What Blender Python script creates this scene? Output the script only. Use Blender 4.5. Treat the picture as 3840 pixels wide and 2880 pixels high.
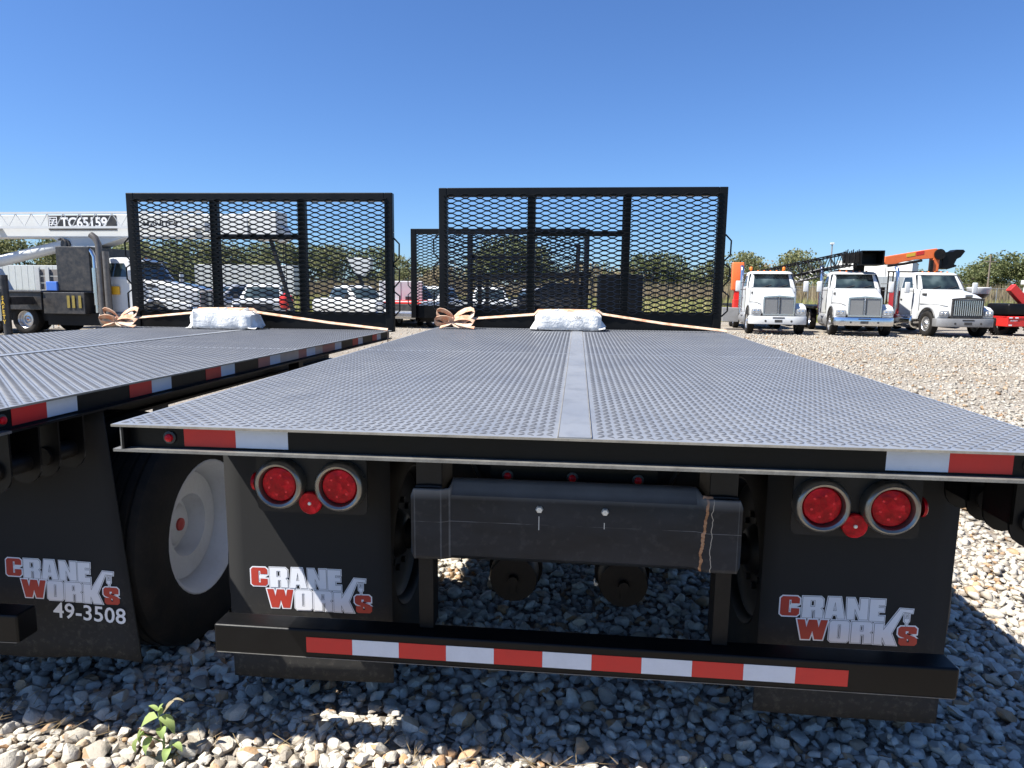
import bpy, bmesh, math, random
import numpy as np
from math import sin, cos, pi, radians
from mathutils import Vector, Matrix

random.seed(7)
rng = np.random.default_rng(7)
for o in list(bpy.data.objects):
    bpy.data.objects.remove(o)
sc = bpy.context.scene
COL = sc.collection

# ------------------------------------------------------------------ camera
TH = radians(0.6)
HD = 1.19
cam_d = bpy.data.cameras.new("camera")
cam = bpy.data.objects.new("camera", cam_d)
COL.objects.link(cam)
yaw, pitch, roll = radians(5.516), radians(7.843), 0.0107
f = Vector((-sin(yaw) * cos(pitch), cos(yaw) * cos(pitch), -sin(pitch)))
r0 = Vector((cos(yaw), sin(yaw), 0))
u0 = r0.cross(f)
r = r0 * cos(roll) + u0 * sin(roll)
u = -r0 * sin(roll) + u0 * cos(roll)
cam.matrix_world = Matrix(((r.x, u.x, -f.x, 0.0), (r.y, u.y, -f.y, -1.7238), (r.z, u.z, -f.z, 1.569), (0, 0, 0, 1)))
cam_d.sensor_width = 36
cam_d.lens = 23.484
cam_d.clip_start = 0.05
cam_d.clip_end = 2000
sc.camera = cam

# ------------------------------------------------------------------ world, sun, exposure
SUN_DIR = Vector((0.62, 0.29, -1.0)).normalized()
world = bpy.data.worlds.new("World")
sc.world = world
world.use_nodes = True
wn = world.node_tree
bg = wn.nodes["Background"]
sky = wn.nodes.new("ShaderNodeTexSky")
sky.sky_type = 'NISHITA'
sky.sun_disc = False
sky.sun_elevation = math.asin(-SUN_DIR.z)
sky.sun_rotation = math.atan2(-SUN_DIR.x, -SUN_DIR.y)
sky.altitude = 100
sky.air_density = 1.0
sky.dust_density = 0.35
sky.ozone_density = 3.0
tint = wn.nodes.new("ShaderNodeMix")
tint.data_type = 'RGBA'
tint.blend_type = 'MULTIPLY'
tint.inputs[0].default_value = 1.0
tint.inputs[7].default_value = (0.68, 0.95, 1.36, 1)
wn.links.new(sky.outputs[0], tint.inputs[6])
wn.links.new(tint.outputs[2], bg.inputs[0])
bg.inputs[1].default_value = 0.050
sun_d = bpy.data.lights.new("sun", 'SUN')
sun_d.energy = 5.0
sun_d.angle = radians(0.5)
sun_d.color = (1.0, 0.965, 0.90)
sun = bpy.data.objects.new("sun", sun_d)
COL.objects.link(sun)
sun.rotation_mode = 'QUATERNION'
sun.rotation_quaternion = SUN_DIR.to_track_quat('-Z', 'Y')
sun.location = (-10, -5, 20)
sc.view_settings.view_transform = 'Standard'
sc.view_settings.look = 'None'
sc.view_settings.gamma = 1
sc.view_settings.use_curve_mapping = False
sc.view_settings.exposure = 1.28


# ------------------------------------------------------------------ materials
class NT:
    def __init__(self, name):
        self.m = bpy.data.materials.new(name)
        self.m.use_nodes = True
        self.t = self.m.node_tree
        self.b = self.t.nodes["Principled BSDF"]
        self.co = self.t.nodes.new("ShaderNodeTexCoord")

    def n(self, typ, **kw):
        x = self.t.nodes.new(typ)
        for k, v in kw.items():
            setattr(x, k, v)
        return x

    def l(self, a, b):
        self.t.links.new(a, b)

    def noise(self, scale, detail=4, rough=0.6, vec=None, stretch=None):
        x = self.n("ShaderNodeTexNoise")
        x.inputs["Scale"].default_value = scale
        x.inputs["Detail"].default_value = detail
        x.inputs["Roughness"].default_value = rough
        src = vec or self.co.outputs["Object"]
        if stretch:
            mp = self.n("ShaderNodeMapping")
            mp.inputs["Scale"].default_value = stretch
            self.l(src, mp.inputs[0])
            src = mp.outputs[0]
        self.l(src, x.inputs["Vector"])
        return x.outputs["Fac"]

    def ramp(self, fac, stops, interp='LINEAR'):
        x = self.n("ShaderNodeValToRGB")
        x.color_ramp.interpolation = interp
        el = x.color_ramp.elements
        while len(el) < len(stops):
            el.new(0.5)
        for e, (p, c) in zip(el, stops):
            e.position = p
            e.color = tuple(c) + (1,) if len(c) == 3 else c
        self.l(fac, x.inputs[0])
        return x.outputs[0]

    def mix(self, fac, a, b, blend='MIX'):
        x = self.n("ShaderNodeMix", data_type='RGBA', blend_type=blend)
        for s, v in ((x.inputs[0], fac), (x.inputs[6], a), (x.inputs[7], b)):
            if isinstance(v, (int, float)):
                s.default_value = v
            elif isinstance(v, tuple):
                s.default_value = v + (1,)
            else:
                self.l(v, s)
        return x.outputs[2]

    def math(self, op, a, b=0.0):
        x = self.n("ShaderNodeMath", operation=op)
        for s, v in ((x.inputs[0], a), (x.inputs[1], b)):
            if isinstance(v, (int, float)):
                s.default_value = v
            else:
                self.l(v, s)
        return x.outputs[0]

    def bump(self, h, dist=0.002, strength=0.5, prev=None):
        x = self.n("ShaderNodeBump")
        x.inputs["Distance"].default_value = dist
        x.inputs["Strength"].default_value = strength
        self.l(h, x.inputs["Height"])
        if prev:
            self.l(prev, x.inputs["Normal"])
        self.l(x.outputs[0], self.b.inputs["Normal"])
        return x.outputs[0]

    def set(self, base=None, rough=None, metal=None, spec=None, coat=None, alpha=None, trans=None):
        for k, v in (("Base Color", base), ("Roughness", rough), ("Metallic", metal), ("Specular IOR Level", spec), ("Coat Weight", coat), ("Transmission Weight", trans)):
            if v is None:
                continue
            s = self.b.inputs[k]
            if isinstance(v, tuple):
                s.default_value = v + (1,)
            elif isinstance(v, (int, float)):
                s.default_value = v
            else:
                self.l(v, s)
        return self.m


def paint(name, col, rough=0.4, dirt=0.25, dirtcol=(0.22, 0.19, 0.15), scale=6.0, spec=0.5, coat=0.0, metal=0.0, bump=0.0):
    t = NT(name)
    n1 = t.noise(scale, 6, 0.65)
    n2 = t.noise(scale * 9, 4, 0.6)
    fac = t.math('MULTIPLY', t.ramp(n1, [(0.42, (0, 0, 0)), (0.72, (1, 1, 1))]), dirt)
    c = t.mix(fac, col, dirtcol)
    c = t.mix(t.math('MULTIPLY', t.ramp(n2, [(0.5, (0, 0, 0)), (0.75, (1, 1, 1))]), dirt * 0.5), c, dirtcol)
    rg = t.math('ADD', t.math('MULTIPLY', n1, 0.25), rough - 0.1)
    t.set(c, rg, metal, spec, coat)
    if bump:
        t.bump(n2, bump, 0.6)
    return t.m


M = {}
M['black'] = paint("black_paint", (0.0035, 0.0035, 0.0038), 0.36, 0.04, (0.045, 0.044, 0.042), 5, spec=0.22, bump=0.0006)
M['plate_black'] = paint("worn_black_plate", (0.006, 0.0063, 0.0075), 0.36, 0.16, (0.045, 0.05, 0.062), 3.5, spec=0.28, bump=0.0008)
M['chassis'] = paint("chassis_black", (0.005, 0.0046, 0.0043), 0.5, 0.20, (0.045, 0.034, 0.025), 8, spec=0.25)
M['worn_steel'] = paint("worn_steel_edge", (0.20, 0.195, 0.18), 0.45, 0.7, (0.07, 0.065, 0.06), 22, metal=0.3, bump=0.001)
M['lip_steel'] = paint("lip_steel", (0.27, 0.25, 0.21), 0.45, 0.6, (0.09, 0.08, 0.07), 18, metal=0.2)
M['rubber_plain'] = paint("flap_rubber", (0.031, 0.0305, 0.030), 0.8, 0.10, (0.05, 0.046, 0.04), 4, spec=0.12)
M['tyre'] = paint("tyre_rubber", (0.010, 0.0095, 0.009), 0.75, 0.30, (0.055, 0.042, 0.03), 7, spec=0.25, bump=0.002)
M['rim_white'] = paint("rim_white", (0.66, 0.67, 0.68), 0.4, 0.25, (0.32, 0.30, 0.27), 5)
M['rim_steel'] = paint("rim_alloy", (0.62, 0.62, 0.62), 0.28, 0.2, (0.2, 0.18, 0.16), 5, metal=0.9)
M['red_tape'] = paint("red_reflective", (0.62, 0.022, 0.018), 0.38, 0.15, (0.30, 0.03, 0.025), 12)
M['white_tape'] = paint("white_reflective", (0.66, 0.68, 0.72), 0.38, 0.22, (0.46, 0.46, 0.46), 14)
M['faded_tape'] = paint("faded_reflective", (0.62, 0.45, 0.34), 0.5, 0.35, (0.35, 0.28, 0.22), 14)
M['faded_red_tape'] = paint("faded_red_reflective", (0.50, 0.16, 0.12), 0.5, 0.35, (0.45, 0.3, 0.22), 14)
M['red_plastic'] = paint("red_cap", (0.45, 0.03, 0.03), 0.4, 0.15)
M['chrome'] = paint("chrome", (0.72, 0.73, 0.75), 0.16, 0.12, (0.3, 0.28, 0.25), 4, metal=1.0)
M['bezel'] = paint("lamp_bezel", (0.26, 0.255, 0.24), 0.28, 0.25, (0.08, 0.08, 0.08), 9, metal=0.85)
M['white_paint'] = paint("white_truck_paint", (0.54, 0.55, 0.55), 0.3, 0.16, (0.33, 0.30, 0.25), 2.2, coat=0.4)
M['white_print'] = paint("white_print", (0.74, 0.75, 0.78), 0.5, 0.1, (0.55, 0.55, 0.56), 20)
M['grey_print'] = paint("grey_print", (0.13, 0.13, 0.14), 0.5, 0.0)
M['red_print'] = paint("red_print", (0.42, 0.035, 0.02), 0.5, 0.15, (0.3, 0.05, 0.03), 20)
M['yellow_print'] = paint("yellow_print", (0.62, 0.40, 0.03), 0.5, 0.2)
M['orange'] = paint("orange_paint", (0.74, 0.15, 0.035), 0.38, 0.15, (0.25, 0.1, 0.06), 3)
M['red_machine'] = paint("red_machine_paint", (0.55, 0.022, 0.018), 0.35, 0.15, (0.2, 0.08, 0.05), 3)
M['faded_yellow'] = paint("faded_yellow_print", (0.26, 0.20, 0.04), 0.5, 0.5, (0.06, 0.05, 0.03), 25)
M['yellow'] = paint("amber_plastic", (0.75, 0.40, 0.02), 0.35, 0.1)
M['amber'] = paint("amber_beacon", (0.75, 0.16, 0.01), 0.3, 0.05)
M['grey_steel'] = paint("grey_steel", (0.25, 0.25, 0.25), 0.45, 0.3, (0.12, 0.11, 0.10), 4, metal=0.3)
M['rust_steel'] = paint("heat_stained_steel", (0.17, 0.155, 0.14), 0.4, 0.6, (0.07, 0.055, 0.045), 7, metal=0.5)
M['clear_lens'] = paint("clear_lens", (0.34, 0.35, 0.36), 0.12, 0.3, (0.12, 0.12, 0.13), 16, spec=0.7)
M['grille'] = paint("grille_mesh", (0.30, 0.30, 0.29), 0.45, 0.35, (0.12, 0.12, 0.12), 40, metal=0.5)
M['dark_trim'] = paint("dark_trim", (0.02, 0.02, 0.022), 0.4, 0.2)
M['wood'] = paint("grey_timber", (0.22, 0.20, 0.19), 0.8, 0.4, (0.12, 0.11, 0.11), 3)
M['blue'] = paint("blue_plastic", (0.05, 0.16, 0.55), 0.4, 0.2)
M['boom_grey'] = paint("pale_grey_boom_paint", (0.60, 0.61, 0.60), 0.35, 0.15, (0.35, 0.33, 0.3), 2)
M['bright_bolt'] = paint("zinc_bolt", (0.72, 0.74, 0.72), 0.35, 0.1, metal=0.4)
M['building'] = paint("cream_wall", (0.80, 0.78, 0.72), 0.7, 0.1)
M['pale_blue_grey'] = paint("pale_shed_steel", (0.42, 0.47, 0.56), 0.5, 0.15)
M['dark_red'] = paint("dark_red_paint", (0.30, 0.02, 0.03), 0.35, 0.15)
M['silver'] = paint("silver_paint", (0.42, 0.43, 0.45), 0.3, 0.1, metal=0.5)
M['bark'] = paint("bark", (0.09, 0.07, 0.055), 0.9, 0.4, (0.16, 0.14, 0.12), 3)
M['pole_wood'] = paint("pole_timber", (0.16, 0.13, 0.10), 0.85, 0.3)


def glass_mat():
    t = NT("window_glass")
    n = t.noise(1.3, 2)
    c = t.ramp(n, [(0.38, (0.010, 0.014, 0.016)), (0.55, (0.03, 0.045, 0.045)), (0.68, (0.075, 0.10, 0.10))])
    return t.set(c, 0.06, 0, 0.8)


M['glass'] = glass_mat()


def lens_mat():
    t = NT("red_lens")
    v = t.n("ShaderNodeTexVoronoi")
    v.inputs["Scale"].default_value = 55
    t.l(t.co.outputs["Object"], v.inputs["Vector"])
    n = t.noise(30, 3)
    c = t.ramp(n, [(0.3, (0.30, 0.001, 0.006)), (0.55, (0.62, 0.004, 0.014)), (0.75, (0.85, 0.02, 0.035))])
    sp = t.n("ShaderNodeSeparateColor")
    t.l(v.outputs["Color"], sp.inputs[0])
    c = t.mix(t.math('MULTIPLY', sp.outputs[0], 0.55), c, (0.22, 0.0, 0.004))
    t.set(c, 0.30, 0, 0.22, 0.0)
    t.bump(v.outputs["Distance"], 0.004, 0.5)
    return t.m


M['lens'] = lens_mat()
M['lens_dot'] = paint('lens_optic', (0.80, 0.015, 0.03), 0.2, 0.0, spec=0.5)


def deck_mat():
    t = NT("tread_plate")
    n1 = t.noise(1.6, 5, 0.6)
    n2 = t.noise(14, 4, 0.6)
    n3 = t.noise(3.0, 5, 0.65, stretch=(1, 0.25, 1))
    c = t.ramp(n1, [(0.3, (0.145, 0.157, 0.182)), (0.7, (0.195, 0.207, 0.228))])
    c = t.mix(t.math('MULTIPLY', t.ramp(n3, [(0.35, (0, 0, 0)), (0.7, (1, 1, 1))]), 0.5), c, (0.24, 0.244, 0.25))
    c = t.mix(t.math('MULTIPLY', t.ramp(n2, [(0.5, (0, 0, 0)), (0.7, (1, 1, 1))]), 0.25), c, (0.05, 0.053, 0.06))
    t.set(c, t.math('ADD', t.math('MULTIPLY', n1, 0.2), 0.26), 0.0, 0.8)
    return t.m


M['deck'] = deck_mat()
M['lug'] = paint("lug_paint", (0.070, 0.075, 0.088), 0.34, 0.25, (0.14, 0.145, 0.15), 5, spec=0.5)


def flap_mat():
    """rubber with road dust splashed on its lower edge"""
    t = NT("flap_rubber")
    sx = t.n("ShaderNodeSeparateXYZ")
    t.l(t.co.outputs["Object"], sx.inputs[0])
    n1 = t.noise(4, 6, 0.65)
    n2 = t.noise(45, 5, 0.7)
    low = t.ramp(t.math('ADD', sx.outputs[2], t.math('MULTIPLY', n1, 0.25)), [(0.30, (1, 1, 1)), (0.62, (0, 0, 0))])
    c = t.mix(t.math('MULTIPLY', n1, 0.25), (0.024, 0.0238, 0.0235), (0.038, 0.0375, 0.037))
    sp = t.ramp(n2, [(0.52, (0, 0, 0)), (0.70, (1, 1, 1))])
    c = t.mix(t.math('MULTIPLY', t.math('MULTIPLY', low, sp), 0.55), c, (0.11, 0.10, 0.085))
    c = t.mix(t.math('MULTIPLY', low, 0.18), c, (0.09, 0.082, 0.07))
    t.set(c, 0.8, 0, 0.12)
    t.bump(n2, 0.001, 0.4)
    return t.m


M['rubber'] = flap_mat()


def plate_rust_mat():
    """black bumper plate with a rust run where the weld at the right end weeps"""
    t = NT("tow_plate_black")
    sx = t.n("ShaderNodeSeparateXYZ")
    t.l(t.co.outputs["Object"], sx.inputs[0])
    X, Z = sx.outputs[0], sx.outputs[2]
    n1 = t.noise(5, 6, 0.65)
    n2 = t.noise(30, 5, 0.65)
    smear = t.noise(4, 5, 0.6, stretch=(0.5, 1, 1.6))
    base = t.mix(t.math('MULTIPLY', t.ramp(smear, [(0.42, (0, 0, 0)), (0.75, (1, 1, 1))]), 0.4), (0.007, 0.009, 0.013), (0.040, 0.050, 0.070))
    base = t.mix(t.math('MULTIPLY', t.ramp(n2, [(0.55, (0, 0, 0)), (0.75, (1, 1, 1))]), 0.10), base, (0.2, 0.2, 0.2))
    # rust run: x near 0.392 + wiggle
    wig = t.math('MULTIPLY', t.math('SUBTRACT', t.noise(18, 3, 0.6, stretch=(0.01, 0.01, 1)), 0.5), 0.02)
    zc = t.math('MULTIPLY', t.math('SUBTRACT', Z, HD - 0.215), 0.07)
    d1 = t.math('ABSOLUTE', t.math('SUBTRACT', t.math('SUBTRACT', t.math('SUBTRACT', X, 0.4), zc), wig))
    wdt = t.math('ADD', -0.0045, t.math('MULTIPLY', n2, 0.0165))
    m1 = t.math('LESS_THAN', d1, wdt)
    rustc = t.ramp(n2, [(0.35, (0.18, 0.07, 0.025)), (0.5, (0.42, 0.20, 0.09)), (0.65, (0.55, 0.36, 0.24))])
    c = t.mix(t.math('MULTIPLY', m1, 0.85), base, rustc)
    wig2 = t.math('MULTIPLY', t.math('SUBTRACT', t.noise(14, 3, 0.6, stretch=(0.01, 0.01, 1)), 0.5), 0.035)
    d2 = t.math('ABSOLUTE', t.math('SUBTRACT', t.math('SUBTRACT', X, 0.413), wig2))
    m2 = t.math('LESS_THAN', d2, 0.0012)
    c = t.mix(t.math('MULTIPLY', m2, 0.7), c, (0.5, 0.45, 0.38))
    # scribed line along the middle of the plate
    d3 = t.math('ABSOLUTE', t.math('SUBTRACT', Z, HD - 0.331))
    m3 = t.math('MULTIPLY', t.math('LESS_THAN', d3, 0.0009), t.ramp(t.noise(9, 3), [(0.4, (0, 0, 0)), (0.6, (1, 1, 1))]))
    c = t.mix(t.math('MULTIPLY', m3, 0.4), c, (0.28, 0.28, 0.3))
    edge = t.ramp(t.math('SUBTRACT', Z, HD - 0.262), [(0.0, (0, 0, 0)), (0.03, (1, 1, 1))])  # sky-lit highlight of the top chamfer, painted into the colour by height
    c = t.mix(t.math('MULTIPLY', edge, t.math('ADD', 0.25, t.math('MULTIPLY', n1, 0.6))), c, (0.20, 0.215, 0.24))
    for xl, wl, am in ((-0.406, 0.0022, 0.5), (-0.381, 0.0026, 0.6), (-0.488, 0.002, 0.4), (0.489, 0.0016, 0.3)):
        dl = t.math('LESS_THAN', t.math('ABSOLUTE', t.math('SUBTRACT', X, xl)), wl)
        c = t.mix(t.math('MULTIPLY', dl, t.math('MULTIPLY', n2, am)), c, (0.22, 0.23, 0.24))
    for xl in (-0.103, 0.096):
        dl = t.math('MULTIPLY', t.math('LESS_THAN', t.math('ABSOLUTE', t.math('SUBTRACT', X, xl)), 0.0012), t.math('LESS_THAN', t.math('ABSOLUTE', t.math('SUBTRACT', Z, HD - 0.326)), 0.022 if xl < 0 else 0.010))
        c = t.mix(t.math('MULTIPLY', dl, 0.9), c, (0.6, 0.6, 0.58))
    t.set(c, t.math('ADD', t.math('MULTIPLY', n1, 0.2), 0.34), 0, 0.3)
    t.bump(n2, 0.0006, 0.5)
    return t.m


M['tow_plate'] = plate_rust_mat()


def stone_mat(name="limestone", k=0.98):
    t = NT(name)
    oi = t.n("ShaderNodeObjectInfo")
    ge = t.n("ShaderNodeNewGeometry")
    rnd = t.math('FRACT', t.math('ADD', oi.outputs["Random"], ge.outputs["Random Per Island"]))
    c = t.ramp(rnd, [(0.0, (0.251, 0.213, 0.171)), (0.12, (0.410, 0.375, 0.316)), (0.35, (0.559, 0.517, 0.439)), (0.6, (0.479, 0.454, 0.401)), (0.84, (0.616, 0.577, 0.492)),
                     (0.90, (0.456, 0.314, 0.182)), (0.96, (0.410, 0.230, 0.107)), (1.0, (0.251, 0.168, 0.102))])
    c = t.mix(1.0, c, (k, k, k * 1.0), 'MULTIPLY')
    pos = ge.outputs["Position"]
    n1 = t.noise(38, 5, 0.65, pos)
    n2 = t.noise(160, 4, 0.65, pos)
    c = t.mix(t.math('MULTIPLY', t.ramp(n1, [(0.45, (0, 0, 0)), (0.7, (1, 1, 1))]), 0.45), c, (0.31, 0.27, 0.225))
    c = t.mix(t.math('MULTIPLY', t.ramp(n2, [(0.55, (0, 0, 0)), (0.68, (1, 1, 1))]), 0.35), c, (0.24, 0.22, 0.20))
    big = t.noise(0.22, 6, 0.6, pos, stretch=(0.6, 1.6, 1))
    c = t.mix(t.math('MULTIPLY', t.ramp(big, [(0.44, (0, 0, 0)), (0.64, (1, 1, 1))]), 0.4), c, (0.30, 0.235, 0.165))
    t.set(c, 0.85, 0, 0.25)
    b1 = t.bump(n1, 0.012, 0.6)
    t.bump(n2, 0.004, 0.5, b1)
    return t.m


M['stone'] = stone_mat()
M['yard_stone'] = stone_mat("yard_limestone", 0.66)


def gravel_mat():
    t = NT("gravel_bed")
    pos = t.n("ShaderNodeNewGeometry").outputs["Position"]
    v = t.n("ShaderNodeTexVoronoi")
    v.inputs["Scale"].default_value = 26
    t.l(pos, v.inputs["Vector"])
    v2 = t.n("ShaderNodeTexVoronoi", feature='DISTANCE_TO_EDGE')
    v2.inputs["Scale"].default_value = 26
    t.l(pos, v2.inputs["Vector"])
    sp = t.n("ShaderNodeSeparateColor")
    t.l(v.outputs["Color"], sp.inputs[0])
    c = t.ramp(sp.outputs[0], [(0.0, (0.16, 0.135, 0.11)), (0.4, (0.27, 0.245, 0.21)), (0.85, (0.36, 0.335, 0.29)), (1.0, (0.22, 0.16, 0.10))])
    big = t.noise(0.22, 6, 0.6, pos, stretch=(0.6, 1.6, 1))
    c = t.mix(t.math('MULTIPLY', t.ramp(big, [(0.42, (0, 0, 0)), (0.62, (1, 1, 1))]), 0.6), c, (0.19, 0.155, 0.115))
    fine = t.noise(70, 4, 0.7, pos)
    c = t.mix(t.math('MULTIPLY', t.ramp(fine, [(0.45, (0, 0, 0)), (0.65, (1, 1, 1))]), 0.3), c, (0.22, 0.18, 0.14))
    t.set(c, 0.9, 0, 0.2)
    b1 = t.bump(v2.outputs["Distance"], 0.05, 0.7)
    t.bump(fine, 0.01, 0.5, b1)
    return t.m


M['gravel'] = gravel_mat()


def field_mat():
    t = NT("dry_field")
    pos = t.n("ShaderNodeNewGeometry").outputs["Position"]
    n1 = t.noise(0.12, 5, 0.6, pos)
    n2 = t.noise(2.5, 5, 0.7, pos)
    c = t.ramp(n1, [(0.35, (0.15, 0.17, 0.05)), (0.5, (0.22, 0.21, 0.08)), (0.65, (0.28, 0.22, 0.12))])
    c = t.mix(t.math('MULTIPLY', n2, 0.5), c, (0.12, 0.10, 0.05))
    t.set(c, 0.95, 0, 0.1)
    return t.m


M['field'] = field_mat()
M['bounce_blocker'] = paint('bounce_blocker_dark_green', (0.045, 0.06, 0.02), 0.95, 0.4, (0.10, 0.085, 0.05), 0.8, spec=0.1)  # dark green for the added sheet behind the camera


def leaf_mat(name, c0, c1, c2):
    t = NT(name)
    ge = t.n("ShaderNodeNewGeometry")
    oi = t.n("ShaderNodeObjectInfo")
    rnd = t.math('FRACT', t.math('ADD', t.math('MULTIPLY', oi.outputs["Random"], 0.3), ge.outputs["Random Per Island"]))
    c = t.ramp(rnd, [(0.0, c0), (0.5, c1), (1.0, c2)])
    t.set(c, 0.6, 0, 0.3)
    tr = t.n("ShaderNodeBsdfTranslucent")
    t.l(c, tr.inputs[0])
    mx = t.n("ShaderNodeMixShader")
    mx.inputs[0].default_value = 0.4
    out = t.t.nodes["Material Output"]
    t.l(t.b.outputs[0], mx.inputs[1])
    t.l(tr.outputs[0], mx.inputs[2])
    t.l(mx.outputs[0], out.inputs[0])
    return t.m


M['leaf_dark'] = leaf_mat("oak_leaf", (0.09, 0.115, 0.045), (0.15, 0.17, 0.072), (0.22, 0.23, 0.105))
M['leaf_olive'] = leaf_mat("scrub_leaf", (0.11, 0.13, 0.05), (0.18, 0.19, 0.085), (0.25, 0.24, 0.12))
M['leaf_dry'] = leaf_mat("dry_leaf", (0.22, 0.175, 0.10), (0.28, 0.225, 0.14), (0.33, 0.27, 0.17))
M['weed_leaf'] = leaf_mat("weed_leaf", (0.20, 0.30, 0.07), (0.28, 0.38, 0.12), (0.36, 0.44, 0.17))
M['withered'] = leaf_mat("withered_leaf", (0.25, 0.20, 0.11), (0.32, 0.27, 0.16), (0.40, 0.34, 0.22))
M['field_grass'] = leaf_mat("field_grass", (0.22, 0.25, 0.075), (0.34, 0.33, 0.12), (0.42, 0.36, 0.19))
M['straw'] = leaf_mat("straw", (0.30, 0.22, 0.12), (0.38, 0.29, 0.16), (0.45, 0.35, 0.22))


def wrap_mat(name, tint=(0.72, 0.72, 0.70)):
    t = NT(name)
    n1 = t.noise(9, 6, 0.7)
    n2 = t.noise(35, 4, 0.6)
    sx = t.n("ShaderNodeSeparateXYZ")
    t.l(t.co.outputs["Object"], sx.inputs[0])
    low = t.ramp(t.math('ADD', sx.outputs[2], t.math('MULTIPLY', n2, 0.05)), [(0.015, (1, 1, 1)), (0.075, (0, 0, 0))])
    c = t.mix(t.math('MULTIPLY', t.ramp(n1, [(0.5, (0, 0, 0)), (0.75, (1, 1, 1))]), 0.4), tint, (0.40, 0.38, 0.35))
    c = t.mix(t.math('MULTIPLY', t.math('MULTIPLY', low, t.ramp(n2, [(0.4, (0, 0, 0)), (0.6, (1, 1, 1))])), 0.75), c, (0.13, 0.11, 0.10))
    t.set(c, 0.6, 0, 0.4)
    b = t.bump(n1, 0.02, 0.7)
    t.bump(n2, 0.006, 0.4, b)
    return t.m


M['wrap'] = wrap_mat("wrap_sheet")


def strap_mat():
    t = NT("webbing")
    n = t.noise(14, 3)
    c = t.ramp(n, [(0.35, (0.48, 0.22, 0.13)), (0.5, (0.54, 0.36, 0.25)), (0.7, (0.56, 0.45, 0.35))])
    return t.set(c, 0.8, 0, 0.2)


M['strap'] = strap_mat()


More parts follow.
